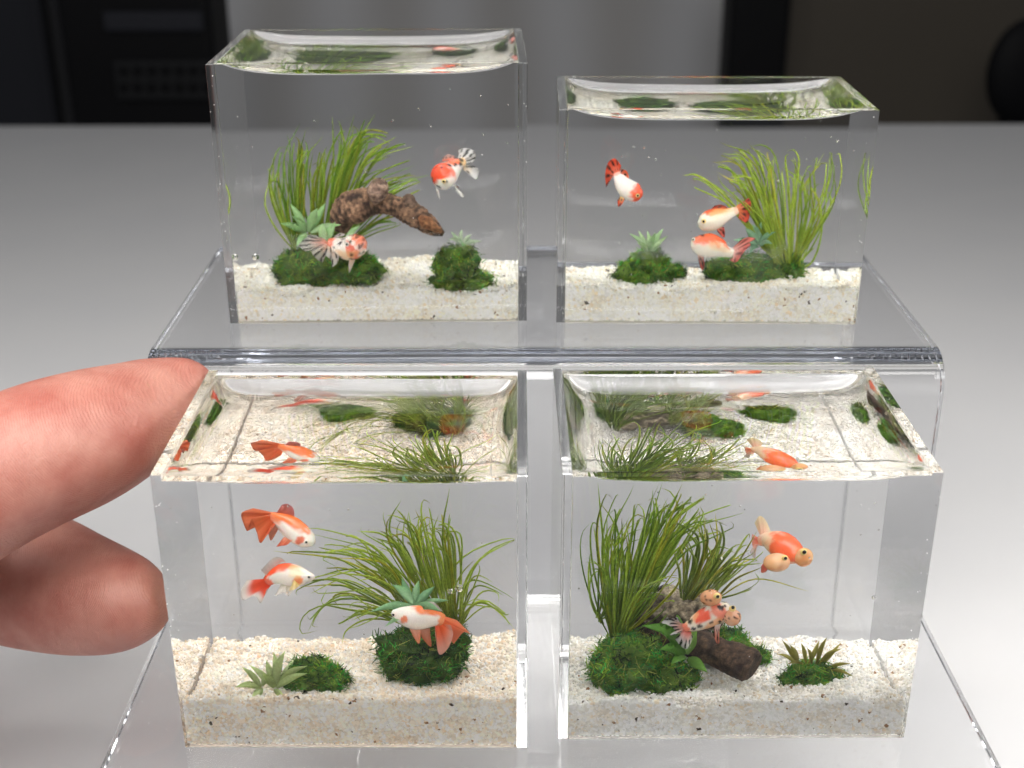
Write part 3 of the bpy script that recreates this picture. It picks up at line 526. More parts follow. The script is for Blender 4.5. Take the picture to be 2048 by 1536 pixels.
def fin(n, r, base, root, edge, d_root, d_edge, colf, name="fin", wave=.03, nu=26, nv=14, thick=.006, seed=0, alpha=(1, .8)):
    """root, edge: pixel polylines joined by a ruled sheet; colf(u, v) -> colour"""
    E0 = spline(root, nu); E1 = spline(edge, nu) if len(edge) > 2 else spline(edge, nu); V = []; F = []; cols = []
    for k in (0, 1):
        for j in range(nv):
            v = j/(nv-1)
            for i in range(nu):
                u = i/(nu-1); q = E0[i]*(1-v)+E1[i]*v; d0 = d_root; d1 = d_edge[0]*(1-u)+d_edge[1]*u
                dep = d0*(1-v)+d1*v+.5*wave*v*math.sin(u*17+seed)+wave*.3*v*math.sin(u*6+2*seed)
                p_ = np.array(P(n, q[0], q[1], dep)); p_[1] += k*thick*(1-.6*v); V.append(p_)
                c_ = np.array(colf(u, v)); c_ = c_ if len(c_) == 4 else np.append(c_, alpha[0]*(1-v)+alpha[1]*v); cols.append(c_)
    m_ = nu*nv
    for j in range(nv-1):
        for i in range(nu-1):
            f = (j*nu+i, j*nu+i+1, (j+1)*nu+i+1, (j+1)*nu+i); F.append(f); F.append(tuple(m_+q for q in f)[::-1])
    bd = [i for i in range(nu)]+[j*nu+nu-1 for j in range(1, nv)]+[(nv-1)*nu+i for i in range(nu-2, -1, -1)]+[j*nu for j in range(nv-2, 0, -1)]
    for a, b in zip(bd, bd[1:]+bd[:1]): F.append((a, m_+a, m_+b, b))
    return mk(name, V, F, M_FIN, r, off=base, cols=np.clip(cols, 0, 1))
def mixc(a, b, t): return np.array(a)*(1-t)+np.array(b)*t
def solid(c0, c1, p=1.0, rays=14, ramt=.12):
    return lambda u, v: mixc(c0, c1, v**p)*(1-ramt*(.5+.5*math.sin(u*rays*6.28)))
def streak(base0, base1, rays=7, amt=.9, lo=.15, seed=0, width=.35):
    def f(u, v):
        c_ = mixc(base0, base1, min(1, v*1.4)); s_ = math.sin(u*rays*6.28+seed+1.5*math.sin(v*3+seed)); br = noise.noise(Vector((u*rays*1.3, v*3.2, seed)))
        k = sm((s_-width)/.35)*sm((v-lo)/.15)*sm((br+.28)/.2)*amt; return mixc(c_, BLK, k)
    return f
CLR = (.84, .82, .79)
# ---- front left tank
r, b = fish('FL', [(540, 1030, 1.85, 9), (556, 1036, 1.83, 15), (575, 1048, 1.8, 23), (592, 1062, 1.76, 25), (608, 1074, 1.72, 22), (620, 1082, 1.69, 15), (627, 1087, 1.68, 5)], WHT,
 [(.28, .75, .42, .65, ORG, 1), (.05, .3, .2, 1.2, ORG, .9), (.66, -.35, .07, .5, (.8, .2, .1), .95)], None, "white-headed goldfish with trailing orange tail, topmost in the front left tank", [(611, 1082, 1.56, 4.6, False, (.2, -1, .1))], seed=3)
fin('FL', r, b, [(552, 1024), (580, 1042)], [(562, 1008), (574, 1006), (586, 1016), (588, 1040)], 1.83, (1.85, 1.82), solid((.8, .2, .1), (.72, .3, .3)), "dorsal_fin", .01, seed=1, alpha=(1, .85))
fin('FL', r, b, [(550, 1024), (554, 1034)], [(505, 1014), (482, 1024), (486, 1045), (494, 1060), (500, 1036)], 1.86, (1.95, 1.8), solid((.85, .2, .06), (.82, .25, .1)), "tail_fin", .03, seed=2, alpha=(1, .9))
fin('FL', r, b, [(545, 1026), (552, 1044)], [(500, 1034), (512, 1062), (519, 1084), (532, 1070), (550, 1046)], 1.84, (1.7, 1.6), solid((.85, .2, .06), (.8, .22, .08)), "tail_fin", .03, seed=4, alpha=(1, .92))
fin('FL', r, b, [(548, 1036), (562, 1048)], [(534, 1060), (540, 1079), (550, 1066), (560, 1048)], 1.9, (2.0, 1.9), solid((.8, .45, .35), (.75, .3, .18)), "anal_fin", .02, seed=5, alpha=(.9, .8))
fin('FL', r, b, [(566, 1072), (584, 1078)], [(551, 1092), (560, 1090), (572, 1088), (582, 1080)], 1.7, (1.6, 1.6), solid((.82, .35, .2), (.8, .18, .08)), "pelvic_fin", .02, seed=6, alpha=(1, .9))
r, b = fish('FL', [(532, 1162, 1.7, 10), (545, 1152, 1.68, 16), (562, 1147, 1.66, 23), (582, 1148, 1.64, 25), (602, 1151, 1.62, 20), (617, 1152, 1.6, 12), (628, 1152, 1.6, 4)], WHT,
 [(.22, .75, .42, .42, RED, 1), (.0, .0, .12, 2, RED, .9), (.66, -.35, .09, .5, (.85, .3, .12), .95), (.6, .4, .14, .6, (.9, .75, .4), .5)], None, "white goldfish with a red stripe under its back fin, lower left, front left tank", [(616, 1152, 1.53, 4.2, False, (.2, -1, .1))], seed=5)
fin('FL', r, b, [(532, 1150), (562, 1122), (575, 1130)], [(520, 1138), (545, 1114), (562, 1114), (572, 1126)], 1.66, (1.68, 1.66), solid((.8, .5, .42), (.74, .72, .7)), "dorsal_fin", .01, seed=1, alpha=(.9, .6))
fin('FL', r, b, [(528, 1156), (540, 1170)], [(492, 1158), (480, 1180), (484, 1198), (508, 1190), (520, 1204), (532, 1176)], 1.7, (1.8, 1.6), lambda u, v: mixc(RED, (.85, .8, .76), sm((v-.5)/.4)), "tail_fin", .03, seed=3, alpha=(1, .6))
fin('FL', r, b, [(560, 1166), (590, 1166)], [(548, 1190), (566, 1184), (576, 1190), (592, 1168)], 1.62, (1.55, 1.5), solid((.85, .8, .7), (.82, .78, .7)), "pelvic_fin", .02, seed=4, alpha=(.75, .4))
fin('FL', r, b, [(586, 1158), (598, 1168)], [(576, 1180), (590, 1176), (598, 1168)], 1.5, (1.4, 1.4), solid((.9, .72, .3), (.9, .75, .4)), "pectoral_fin", .02, seed=7, alpha=(.8, .6))
r, b = fish('FL', [(884, 1240, .95, 13), (870, 1236, .93, 18), (850, 1234, .9, 25), (828, 1234, .88, 27), (806, 1230, .86, 21), (792, 1226, .85, 14), (782, 1222, .85, 4)], WHT,
 [(.18, .85, .38, .5, ORG, 1), (.0, 0, .14, 2, (.9, .3, .1), .9), (.68, -.3, .06, .5, (.85, .25, .12), .95)], None, "goldfish with fanned orange-red tail before the big moss mound, front left tank", [(786, 1228, .74, 4.8, False, (-.4, -1, .1))], seed=8)
fin('FL', r, b, [(838, 1208), (872, 1222)], [(844, 1204), (866, 1204), (884, 1222)], .92, (.95, .95), solid((.8, .55, .5), (.75, .7, .66)), "dorsal_fin", .01, seed=1, alpha=(.85, .55))
fin('FL', r, b, [(870, 1226), (872, 1238), (872, 1248)], [(912, 1240), (939, 1268), (925, 1264), (906, 1286), (904, 1276)], .96, (1.1, 1.0), lambda u, v: mixc((.92, .2, .06), (.85, .28, .14), v), "tail_fin", .03, seed=2, alpha=(1, .9))
fin('FL', r, b, [(868, 1234), (876, 1246)], [(868, 1268), (876, 1308), (894, 1296), (904, 1270), (900, 1250)], .94, (.8, .8), lambda u, v: mixc((.92, .22, .07), (.8, .55, .48), sm((v-.35)/.6)*.8), "tail_fin", .03, seed=6, alpha=(1, .85))
fin('FL', r, b, [(816, 1254), (838, 1258)], [(824, 1272), (836, 1287), (840, 1262)], .85, (.75, .7), solid((.85, .55, .42), (.85, .3, .15)), "pelvic_fin", .01, seed=4, alpha=(.9, .85))
fin('FL', r, b, [(838, 1258), (858, 1256)], [(842, 1276), (860, 1293), (858, 1262)], .95, (.95, .9), solid((.85, .5, .38), (.82, .28, .14)), "pelvic_fin", .01, seed=5, alpha=(.9, .85))
# ---- front right tank
def sac(n, r, base, px, py, dep, rx, ry, col, spots=0, seed=0):
    s_ = pxs(n, px, py, dep); c0 = np.array(P(n, px, py, dep)); V, F = sphere_mesh(c0, s_*rx, 30, 22, (1, .9, ry/rx)); rs = random.Random(seed); cols = []
    sp = [unit(np.array([rs.gauss(0, 1), -abs(rs.gauss(0, 1)), rs.gauss(0, 1)])) for _ in range(spots)]
    for p_ in V:
        q = unit(np.array(p_)-c0); c_ = mixc(col, np.array(col)*np.array([1.0, .72, .5]), .5+.5*noise.noise(Vector(q*1.6+seed)))
        for s2 in sp:
            e = math.acos(max(-1, min(1, q@s2)))/.13
            if e < 1.2: c_ = mixc(c_, BLK, sm((1.2-e)/.4)*.9)
        cols.append(c_)
    return mk("eye_sac", V, F, M_SAC, r, off=base, cols=cols)
r, b = fish('FR', [(1518, 1084, 2.0, 11), (1532, 1082, 1.95, 17), (1548, 1086, 1.85, 25), (1562, 1093, 1.75, 29), (1576, 1103, 1.66, 28), (1590, 1113, 1.58, 22), (1603, 1122, 1.55, 10)], (.84, .62, .45),
 [(.66, .25, .38, 1.5, (.86, .13, .04), .95), (.98, .4, .2, 1.5, (.84, .2, .08), .7), (.3, -.1, .16, .6, (.88, .66, .45), .7), (.0, 0, .12, 1, (.85, .3, .18), .5)], None, "orange bubble-eyed goldfish swimming high at the right, front right tank", [(1606, 1106, 1.34, 7.6, True, (.1, -1, .2)), (1568, 1118, 1.28, 6.4, True, (.3, -1, .1))], seed=11, wfac=.95)
sac('FR', r, b, 1606, 1117, 1.5, 19, 21, (.86, .58, .34), seed=2); sac('FR', r, b, 1552, 1127, 1.45, 27, 20, (.88, .66, .44), seed=3)
fin('FR', r, b, [(1520, 1076), (1532, 1076)], [(1508, 1048), (1518, 1034), (1530, 1042), (1541, 1066)], 2.0, (2.1, 2.1), lambda u, v: mixc((.85, .5, .4), (.88, .78, .55), v), "tail_fin", .02, seed=1, alpha=(.95, .85))
fin('FR', r, b, [(1516, 1078), (1522, 1092)], [(1503, 1070), (1502, 1082), (1506, 1098), (1518, 1092)], 1.98, (2.0, 1.9), solid((.85, .2, .1), (.82, .4, .3)), "tail_fin", .02, seed=2, alpha=(1, .85))
fin('FR', r, b, [(1508, 1090), (1520, 1090)], [(1498, 1106), (1509, 1123), (1503, 1106), (1512, 1095)], 1.95, (1.9, 1.9), solid((.85, .5, .4), (.8, .78, .76)), "tail_fin", .01, seed=3, alpha=(.9, .7))
fin('FR', r, b, [(1530, 1122), (1540, 1136)], [(1521, 1134), (1521, 1147), (1530, 1146), (1536, 1138)], 1.6, (1.5, 1.5), solid((.85, .3, .2), (.8, .25, .15)), "pectoral_fin", .01, seed=4, alpha=(1, .85))
r, b = fish('FR', [(1366, 1258, .98, 9), (1382, 1252, .97, 15), (1400, 1243, .96, 21), (1418, 1234, .95, 24), (1434, 1224, .94, 22), (1446, 1216, .93, 16), (1454, 1210, .92, 6)], (.84, .76, .66),
 [(.42, .5, .16, .7, (.86, .1, .04), .95), (.75, 0, .14, 1.4, (.85, .16, .08), .8), (.0, 0, .12, 2, (.85, .18, .12), .9), (.5, -.8, .2, .5, (.88, .4, .15), .7), (.22, .8, .15, .4, (.9, .6, .3), .6)], None, "black-spotted red and white bubble-eyed goldfish in front of the driftwood", [(1432, 1194, .70, 7.0, True, (.3, -1, .1)), (1463, 1219, .74, 7.2, True, (.1, -.7, .9))], spotn=54, spot_r=.045, seed=13, wfac=.95)
sac('FR', r, b, 1420, 1197, .86, 22, 18, (.76, .50, .32), 9, seed=5); sac('FR', r, b, 1463, 1237, .86, 17.5, 19, (.80, .56, .42), 16, seed=8)
fin('FR', r, b, [(1368, 1250), (1374, 1262)], [(1332, 1236), (1320, 1248), (1326, 1262), (1338, 1272), (1356, 1268)], .98, (1.0, .9), streak((.85, .25, .15), (.7, .7, .7), 5, .95, .25, 1, 0), "tail_fin", .03, seed=5, alpha=(1, .5))
fin('FR', r, b, [(1366, 1260), (1380, 1266)], [(1348, 1280), (1362, 1296), (1374, 1298), (1384, 1276)], .96, (.85, .85), streak((.85, .15, .1), (.75, .72, .72), 4, .9, .4, 3, 0), "tail_fin", .03, seed=6, alpha=(1, .55))
fin('FR', r, b, [(1342, 1238), (1362, 1250)], [(1340, 1240), (1352, 1236), (1358, 1244)], .97, (.95, .95), streak((.8, .6, .6), (.7, .7, .7), 2, .95, .1, 4, -.4), "dorsal_fin", .01, seed=8, alpha=(1, .8))
fin('FR', r, b, [(1428, 1252), (1440, 1250)], [(1424, 1272), (1432, 1289), (1437, 1285), (1434, 1268)], .88, (.8, .8), streak((.8, .75, .72), (.8, .3, .2), 3, .9, .2, 2, 0), "pectoral_fin", .01, seed=7, alpha=(.9, .75))
# ---- upper left tank
r, b = fish('UL', [(930, 322, 2.3, 8), (920, 327, 2.25, 12), (909, 335, 2.2, 17), (899, 344, 2.12, 23), (889, 352, 2.02, 27), (880, 357, 1.95, 23), (873, 361, 1.9, 9)], WHT,
 [(.92, .55, .42, .95, (.88, .09, .03), 1), (.28, .5, .2, .7, (.87, .16, .06), 1), (.05, .0, .12, 1.4, (.92, .62, .25), .8), (.62, -.2, .06, .6, (.85, .12, .06), .8)], None, "round-headed goldfish with a red cap high at the right, upper left tank", [(889, 362, 1.80, 4.4, True, (0, -1, 0))], spotn=16, spot_r=.05, seed=17, wfac=1.0)
fin('UL', r, b, [(918, 318), (930, 326)], [(918, 300), (930, 296), (948, 300), (953, 314), (946, 326)], 2.3, (2.4, 2.35), streak((.85, .8, .76), (.8, .8, .8), 5, .95, .15, 3, .05), "tail_fin", .03, seed=1, alpha=(.95, .8))
fin('UL', r, b, [(924, 330), (928, 338)], [(948, 330), (959, 340), (954, 358), (940, 348), (932, 342)], 2.28, (2.2, 2.2), streak((.9, .75, .55), (.82, .82, .82), 3, .95, .2, 5, .1), "tail_fin", .02, seed=2, alpha=(.95, .75))
fin('UL', r, b, [(886, 322), (912, 318)], [(887, 315), (898, 308), (912, 312)], 2.2, (2.25, 2.25), streak((.86, .2, .08), (.6, .4, .35), 3, .9, .3, 1, .1), "dorsal_fin", .01, seed=3, alpha=(.95, .8))
fin('UL', r, b, [(908, 366), (912, 376)], [(918, 372), (930, 390), (925, 393), (912, 380)], 2.0, (1.9, 1.9), streak((.84, .83, .8), (.82, .82, .8), 1, .9, .0, 2, .3), "pelvic_fin", .01, seed=4, alpha=(.9, .75))
fin('UL', r, b, [(872, 374), (878, 378)], [(878, 392), (881, 398), (882, 396)], 1.95, (1.8, 1.8), solid(CLR, CLR), "pectoral_fin", .0, seed=5, alpha=(.7, .5))
r, b = fish('UL', [(658, 484, .95, 9), (668, 486, .93, 13), (682, 492, .9, 20), (696, 495, .88, 25), (710, 491, .86, 25), (722, 483, .85, 20), (731, 477, .85, 8)], (.85, .80, .72),
 [(.04, 0, .16, 2, (.88, .2, .1), .95), (.62, -.35, .1, .8, (.86, .12, .06), .95), (.97, .4, .24, 1.8, (.88, .22, .10), .95), (.5, -.6, .2, .4, (.9, .55, .25), .6)], None, "black-speckled goldfish with a red head over the wide moss mound, upper left tank", [(695, 487, .70, 4.6, False, (0, -1, .1))], spotn=50, spot_r=.04, seed=23, wfac=.9)
fin('UL', r, b, [(652, 478), (662, 490)], [(636, 468), (612, 470), (594, 482), (604, 494), (612, 500), (640, 496)], .95, (1.1, 1.0), streak((.88, .3, .18), (.74, .73, .68), 6, .95, .15, 2, 0), "tail_fin", .03, seed=7, alpha=(.98, .75))
fin('UL', r, b, [(654, 486), (668, 492)], [(622, 498), (630, 512), (646, 523), (646, 508), (658, 500)], .93, (1.0, .95), streak((.88, .5, .35), (.70, .68, .60), 5, .9, .2, 6, .2), "tail_fin", .03, seed=8, alpha=(.95, .6))
fin('UL', r, b, [(658, 488), (676, 500)], [(648, 506), (664, 520), (664, 533), (676, 524), (679, 512)], .9, (.75, .75), streak((.86, .6, .45), (.8, .78, .74), 4, .95, .05, 9, -.1), "tail_fin", .03, seed=9, alpha=(.98, .8))
fin('UL', r, b, [(668, 474), (690, 470)], [(674, 466), (684, 464), (694, 468)], .92, (.95, .95), streak((.8, .7, .65), (.6, .55, .5), 2, .9, 0, 1, 0), "dorsal_fin", .01, seed=3, alpha=(.9, .6))
fin('UL', r, b, [(700, 516), (712, 514)], [(698, 530), (699, 544), (702, 540), (710, 522)], .82, (.75, .75), solid((.84, .6, .45), CLR), "pectoral_fin", .0, seed=5, alpha=(.9, .75))
# ---- upper right tank
r, b = fish('UR', [(1236, 348, 1.2, 9), (1241, 358, 1.15, 12), (1248, 369, 1.1, 17), (1258, 379, 1.05, 20), (1269, 385, 1.0, 20), (1279, 387, .97, 16), (1287, 387, .96, 5)], WHT,
 [(.93, .1, .26, 2.2, (.88, .13, .05), 1), (.0, 0, .1, 2, (.88, .3, .2), .7)], None, "white fish with a red face and red-black tail at the left, upper right tank", [(1277, 392, .84, 4.0, True, (0, -1, 0))], seed=31, wfac=.8)
fin('UR', r, b, [(1228, 352), (1242, 346)], [(1214, 376), (1212, 350), (1218, 326), (1232, 318), (1244, 332)], 1.22, (1.3, 1.2), streak((.86, .3, .2), (.85, .12, .05), 5, .9, .15, 2, .25), "tail_fin", .02, seed=1, alpha=(1, .95))
fin('UR', r, b, [(1242, 352), (1256, 362)], [(1244, 338), (1256, 344), (1260, 358)], 1.15, (1.15, 1.1), streak((.8, .5, .4), (.85, .2, .08), 2, .9, .1, 1, 0), "dorsal_fin", .01, seed=2, alpha=(1, .9))
fin('UR', r, b, [(1242, 393), (1252, 397)], [(1236, 402), (1238, 414), (1245, 410), (1252, 398)], 1.0, (.95, .95), streak((.9, .7, .3), (.82, .15, .06), 2, .9, .1, 3, .2), "pelvic_fin", .01, seed=3, alpha=(1, .95))
r, b = fish('UR', [(1476, 422, 1.05, 8), (1462, 428, 1.02, 11), (1446, 434, .99, 17), (1430, 440, .96, 22), (1415, 445, .93, 21), (1404, 448, .91, 15), (1397, 449, .9, 5)], (.86, .82, .70),
 [(.42, .85, .3, .55, (.88, .16, .05), 1), (.3, .5, .3, .5, (.92, .62, .25), .5), (.0, 0, .1, 2, (.9, .5, .3), .6)], None, "cream fish with an orange back and yellow eye, middle one in the upper right tank", [(1409, 444, .80, 5.0, True, (-.2, -1, 0))], seed=37, wfac=.8)
fin('UR', r, b, [(1474, 414), (1480, 430)], [(1488, 404), (1504, 398), (1502, 422), (1496, 447), (1478, 438)], 1.05, (1.2, 1.0), streak((.9, .35, .15), (.82, .12, .06), 6, .85, .2, 4, .1), "tail_fin", .02, seed=4, alpha=(1, .95))
fin('UR', r, b, [(1424, 420), (1456, 418)], [(1430, 413), (1444, 411), (1458, 417)], 1.0, (1.0, 1.0), streak((.86, .16, .06), (.5, .1, .06), 2, .9, .1, 1, 0), "dorsal_fin", .01, seed=5, alpha=(1, .9))
fin('UR', r, b, [(1434, 458), (1446, 455)], [(1436, 466), (1449, 477), (1451, 466), (1449, 456)], .92, (.9, .9), streak((.86, .4, .3), (.8, .12, .08), 2, .85, .1, 2, .1), "pelvic_fin", .01, seed=6, alpha=(1, .95))
r, b = fish('UR', [(1466, 508, .72, 9), (1452, 504, .7, 12), (1438, 497, .68, 20), (1422, 493, .66, 25), (1406, 491, .64, 23), (1394, 486, .62, 17), (1386, 481, .62, 6)], (.85, .78, .68),
 [(.55, .75, .38, .8, (.88, .16, .06), 1), (.92, .5, .2, .9, (.88, .2, .08), .9), (.35, .1, .3, .4, (.92, .6, .3), .5), (.8, .98, .05, .12, BLK, 1)], None, "red-backed fish with pink fanned tail, lowest of the three in the upper right tank", [(1388, 480, .52, 3.8, False, (-.3, -1, .1))], seed=41, wfac=.85)
fin('UR', r, b, [(1462, 502), (1468, 516)], [(1482, 482), (1498, 476), (1512, 480), (1500, 486), (1503, 492), (1490, 505), (1474, 526), (1460, 522)], .72, (.9, .7), streak((.85, .55, .48), (.80, .22, .18), 7, .8, .2, 2, .2), "tail_fin", .02, seed=7, alpha=(1, .92))
fin('UR', r, b, [(1396, 510), (1406, 512)], [(1398, 524), (1405, 542), (1410, 532), (1408, 514)], .62, (.6, .6), streak((.8, .6, .5), (.5, .09, .06), 2, .85, .1, 2, .1), "pelvic_fin", .01, seed=8, alpha=(1, .95))
# ------------------------------------------------------------------ air bubbles (cavities: normals point inwards)
def bubble(n, px, py, dep, rp, label):
    c0 = P(n, px, py, dep); R_ = pxs(n, px, py, dep)*rp; V, F = sphere_mesh((0, 0, 0), R_, 20, 14)
    o = mk("air_bubble", V, [f[::-1] for f in F], M_RESIN); o.matrix_world = tmat(n) @ Matrix.Translation(c0)
    bmb = bmesh.new(); bmb.from_mesh(o.data); bmesh.ops.remove_doubles(bmb, verts=bmb.verts, dist=1e-6); bmesh.ops.recalc_face_normals(bmb, faces=bmb.faces); bmesh.ops.reverse_faces(bmb, faces=bmb.faces); bmb.to_mesh(o.data); bmb.free()
    for p_ in o.data.polygons: p_.use_smooth = True
    tag(o, label, "air bubble", "air bubbles in the resin"); return o
bubble('UL', 512, 512, 1.3, 7, "round air bubble resting on the sand left of the wide moss mound")
bubble('FL', 916, 1176, 1.3, 9, "larger air bubble at the root of the arching grass")
bubble('FL', 899, 1182, 1.25, 6.5, "smaller air bubble left of another at the root of the arching grass")
bubble('UR', 1138, 593, .3, 6.5, "air bubble low in the left corner of the upper right tank")
bubble('FR', 1746, 1198, 1.0, 4.5, "air bubble high at the right of the front right tank")
bubble('FR', 1440, 1118, 1.3, 4.5, "air bubble caught in the grass above the spotted bubble-eye fish")
bubble('UL', 733, 342, 1.3, 3.8, "air bubble caught in the grass above the arched branch")
bubble('UR', 1558, 364, 1.2, 3.8, "air bubble caught in the grass of the upper right tank")
bubble('UR', 1677, 284, 1.4, 3, "air bubble high at the right of the upper right tank")
for n, cnt in (('UL', 26), ('UR', 26), ('FL', 20), ('FR', 24)):
    x, y, a, w, d, h, z0 = TK[n]; V = []; F = []
    for _ in range(cnt):
        q = (random.uniform(-w/2+.2, w/2-.2), random.uniform(.25, d-.25), random.uniform(.6, h-.4)); v, f = sphere_mesh(q, random.choice((.006, .008, .011)), 8, 6); b = len(V); V += v; F += [tuple(b+i for i in g)[::-1] for g in f]
    o = mk("air_specks", V, F, M_RESIN); o.matrix_world = tmat(n)
    tag(o, kind='stuff', label={'UL': "tiny air specks scattered in the upper left tank", 'UR': "tiny air specks scattered in the upper right tank", 'FL': "tiny air specks scattered in the front left tank", 'FR': "tiny air specks scattered in the front right tank"}[n], cat="air specks")
# dust and lint
V = []; F = []; cols = []
def hair(p0, L_, w_=.0016):
    dv = unit(rng.normal(size=3)*np.array([1, 1, .05])); pp = np.array(p0, float); cv = rng.normal()*.5; b = len(V)
    for i in range(7):
        sd = unit(np.cross(dv, (0, 0, 1.0)))*w_; V.extend([pp-sd, pp+sd]); dv = unit(dv+np.array([-dv[1], dv[0], 0])*cv); pp = pp+dv*L_/6
    for i in range(6): F.append((b+2*i, b+2*i+1, b+2*i+3, b+2*i+2))
def mote(p0, rad):
    iv, fi = ico(); b = len(V); V.extend((iv*rad*rng.uniform(.6, 1.2, (len(iv), 1))+np.array(p0)).tolist()); F.extend([tuple(b+q for q in f) for f in fi.tolist()])
for _ in range(150): mote((rng.uniform(-4.5, 5.3), rng.uniform(8.8, 14.5), .004), rng.uniform(.003, .008))
for _ in range(120): mote((rng.uniform(-4.5, 5.3), rng.uniform(15.4, 19.6), SHELF+.004), rng.uniform(.003, .008))
for _ in range(9): hair((rng.uniform(-4.5, 5.3), rng.uniform(11, 14), .008), rng.uniform(.2, .5))
for _ in range(7): hair((rng.uniform(-4.5, 5.3), rng.uniform(15.4, 19), SHELF+.008), rng.uniform(.2, .5))
dz = mk("dust", V, F, mat("dust_white", (.8, .8, .78), .8)); tag(dz, "fine dust and lint lying on the clear display stand", "dust", kind='stuff')
V = []; F = []
for n_ in TK:
    x, y, a, w, d, h, z0 = TK[n_]; M = tmat(n_)
    for _ in range(26):
        q = M @ Vector((rng.uniform(-w/2, w/2), -.003, rng.uniform(.2, h-.05))); mote(q, rng.uniform(.0025, .006))
    for s_ in (-1, 1):
        for _ in range(16): q = M @ Vector((s_*(w/2-rng.uniform(.0, .1)), -.003, rng.uniform(.1, h))); mote(q, rng.uniform(.003, .008))
dz = mk("dust", V, F, bpy.data.materials["dust_white"]); tag(dz, "specks of dust stuck to the tank fronts and pane edges", "dust", kind='stuff')
# ------------------------------------------------------------------ hand
def tube(bm, st_, ring=28):
    Q = spline(st_, 46); tan = np.gradient(Q[:, :3], axis=0); rows = []
    for i in range(len(Q)):
        t = unit(tan[i]); s = unit(np.cross(t, np.array([0, 0, 1.0]))); u = np.cross(s, t)
        rows.append([bm.verts.new(Q[i, :3]+(s*math.cos(2*math.pi*j/ring)+u*math.sin(2*math.pi*j/ring))*Q[i, 3]) for j in range(ring)])
    for a, b in zip(rows, rows[1:]):
        for j in range(ring): bm.faces.new((a[j], a[(j+1) % ring], b[(j+1) % ring], b[j]))
    bm.faces.new(rows[0][::-1]); bm.faces.new(rows[-1])
def apx(px, py, y, rp):
    p_ = A(px, py, y); return (*p_, (A(px+10, py, y)-A(px, py, y)).length/10*rp)
bm = bmesh.new()
tube(bm, [apx(411, 757, 14.85, 6), apx(406, 757, 14.8, 38), apx(393, 762, 14.75, 57), apx(366, 776, 14.6, 72), apx(318, 800, 14.35, 95), apx(250, 838, 13.9, 120), apx(170, 872, 13.4, 138), apx(80, 905, 13.0, 147), apx(-20, 950, 12.7, 152), apx(-150, 1010, 12.4, 165), (-7.9, 12.2, 2.5, 1.05)])
tube(bm, [apx(317, 1196, 13.25, 12), apx(309, 1198, 13.25, 45), apx(294, 1200, 13.3, 72), apx(262, 1200, 13.4, 94), apx(215, 1196, 13.6, 111), apx(150, 1182, 13.9, 126), apx(80, 1160, 14.2, 138), apx(0, 1135, 14.3, 144), apx(-110, 1105, 14.1, 150), (-8.6, 12.6, 1.9, 1.1)])
tube(bm, [(-7.0, 12.2, 2.3, .7), (-8.0, 12.2, 2.3, 1.3), (-9.5, 12.3, 2.3, 1.8), (-11.5, 12.6, 2.2, 2.3), (-13.5, 12.8, 2.0, 2.3), (-15.5, 12.9, 1.6, 2.0), (-18, 13, 1.2, 1.9), (-26, 13, .6, 2.4)])
for k in range(3):      # the other three fingers stay bent behind the palm, outside the picture
    z_ = 2.9-1.15*k; tube(bm, [(-11.5, 13.6, z_, .8), (-9.3, 15.2, z_+.3, .8), (-8.0, 16.1, z_+.1, .74), (-8.2, 17.0+.1*k, z_-.3, .68), (-9.4, 17.1, z_-.5, .62), (-10.0, 16.9, z_-.5, .45), (-10.25, 16.8, z_-.5, .1)])
me = bpy.data.meshes.new("skin"); bm.to_mesh(me); bm.free()
hand_root = Vector((-12.5, 12.7, 2.1))
hr = bpy.data.objects.new("person", None); COL.objects.link(hr); hr.location = hand_root; tag(hr, "hand reaching in from the left, index finger and thumb steadying the front left tank", "person")
tmp = bpy.data.objects.new("tmp", me); COL.objects.link(tmp); md = tmp.modifiers.new("r", 'REMESH'); md.mode = 'VOXEL'; md.voxel_size = .075; md.use_smooth_shade = True
m2 = tmp.modifiers.new("s", 'SMOOTH'); m2.iterations = 14; m2.factor = .6
dg = bpy.context.evaluated_depsgraph_get(); me2 = bpy.data.meshes.new_from_object(tmp.evaluated_get(dg)); bpy.data.objects.remove(tmp)
co = np.empty(len(me2.vertices)*3, np.float32); me2.vertices.foreach_get("co", co); co = co.reshape(-1, 3)
pane_x = TK['FL'][0]-TK['FL'][3]/2-.02                  # pads flatten against the pane
near = (co[:, 1] > 11.6) & (co[:, 1] < 15.4) & (co[:, 2] < 3.62); co[near, 0] = np.minimum(co[near, 0], pane_x)
me2.vertices.foreach_set("co", (co-np.array(hand_root, np.float32)).ravel()); me2.update()
for p_ in me2.polygons: p_.use_smooth = True
m_skin = bpy.data.materials.new("skin"); m_skin.use_nodes = True; N, L = nodes(m_skin); B = N["Principled BSDF"]
me2.materials.clear(); me2.materials.append(m_skin); hb = bpy.data.objects.new("hand", me2); COL.objects.link(hb); hb.parent = hr
tc = N.new("ShaderNodeTexCoord"); n1 = N.new("ShaderNodeTexNoise"); n1.inputs["Scale"].default_value = .9; n1.inputs["Detail"].default_value = 8; n1.inputs["Roughness"].default_value = .6
cr = N.new("ShaderNodeValToRGB"); cr.color_ramp.elements[0].position = .36; cr.color_ramp.elements[0].color = (.35, .105, .078, 1); cr.color_ramp.elements[1].position = .62; cr.color_ramp.elements[1].color = (.48, .22, .17, 1)
L.new(tc.outputs["Object"], n1.inputs["Vector"]); L.new(n1.outputs[0], cr.inputs[0]); L.new(cr.outputs[0], B.inputs["Base Color"])
B.inputs["Roughness"].default_value = .46; B.inputs["Subsurface Weight"].default_value = .22; B.inputs["Subsurface Radius"].default_value = (1, .35, .2); B.inputs["Subsurface Scale"].default_value = .22
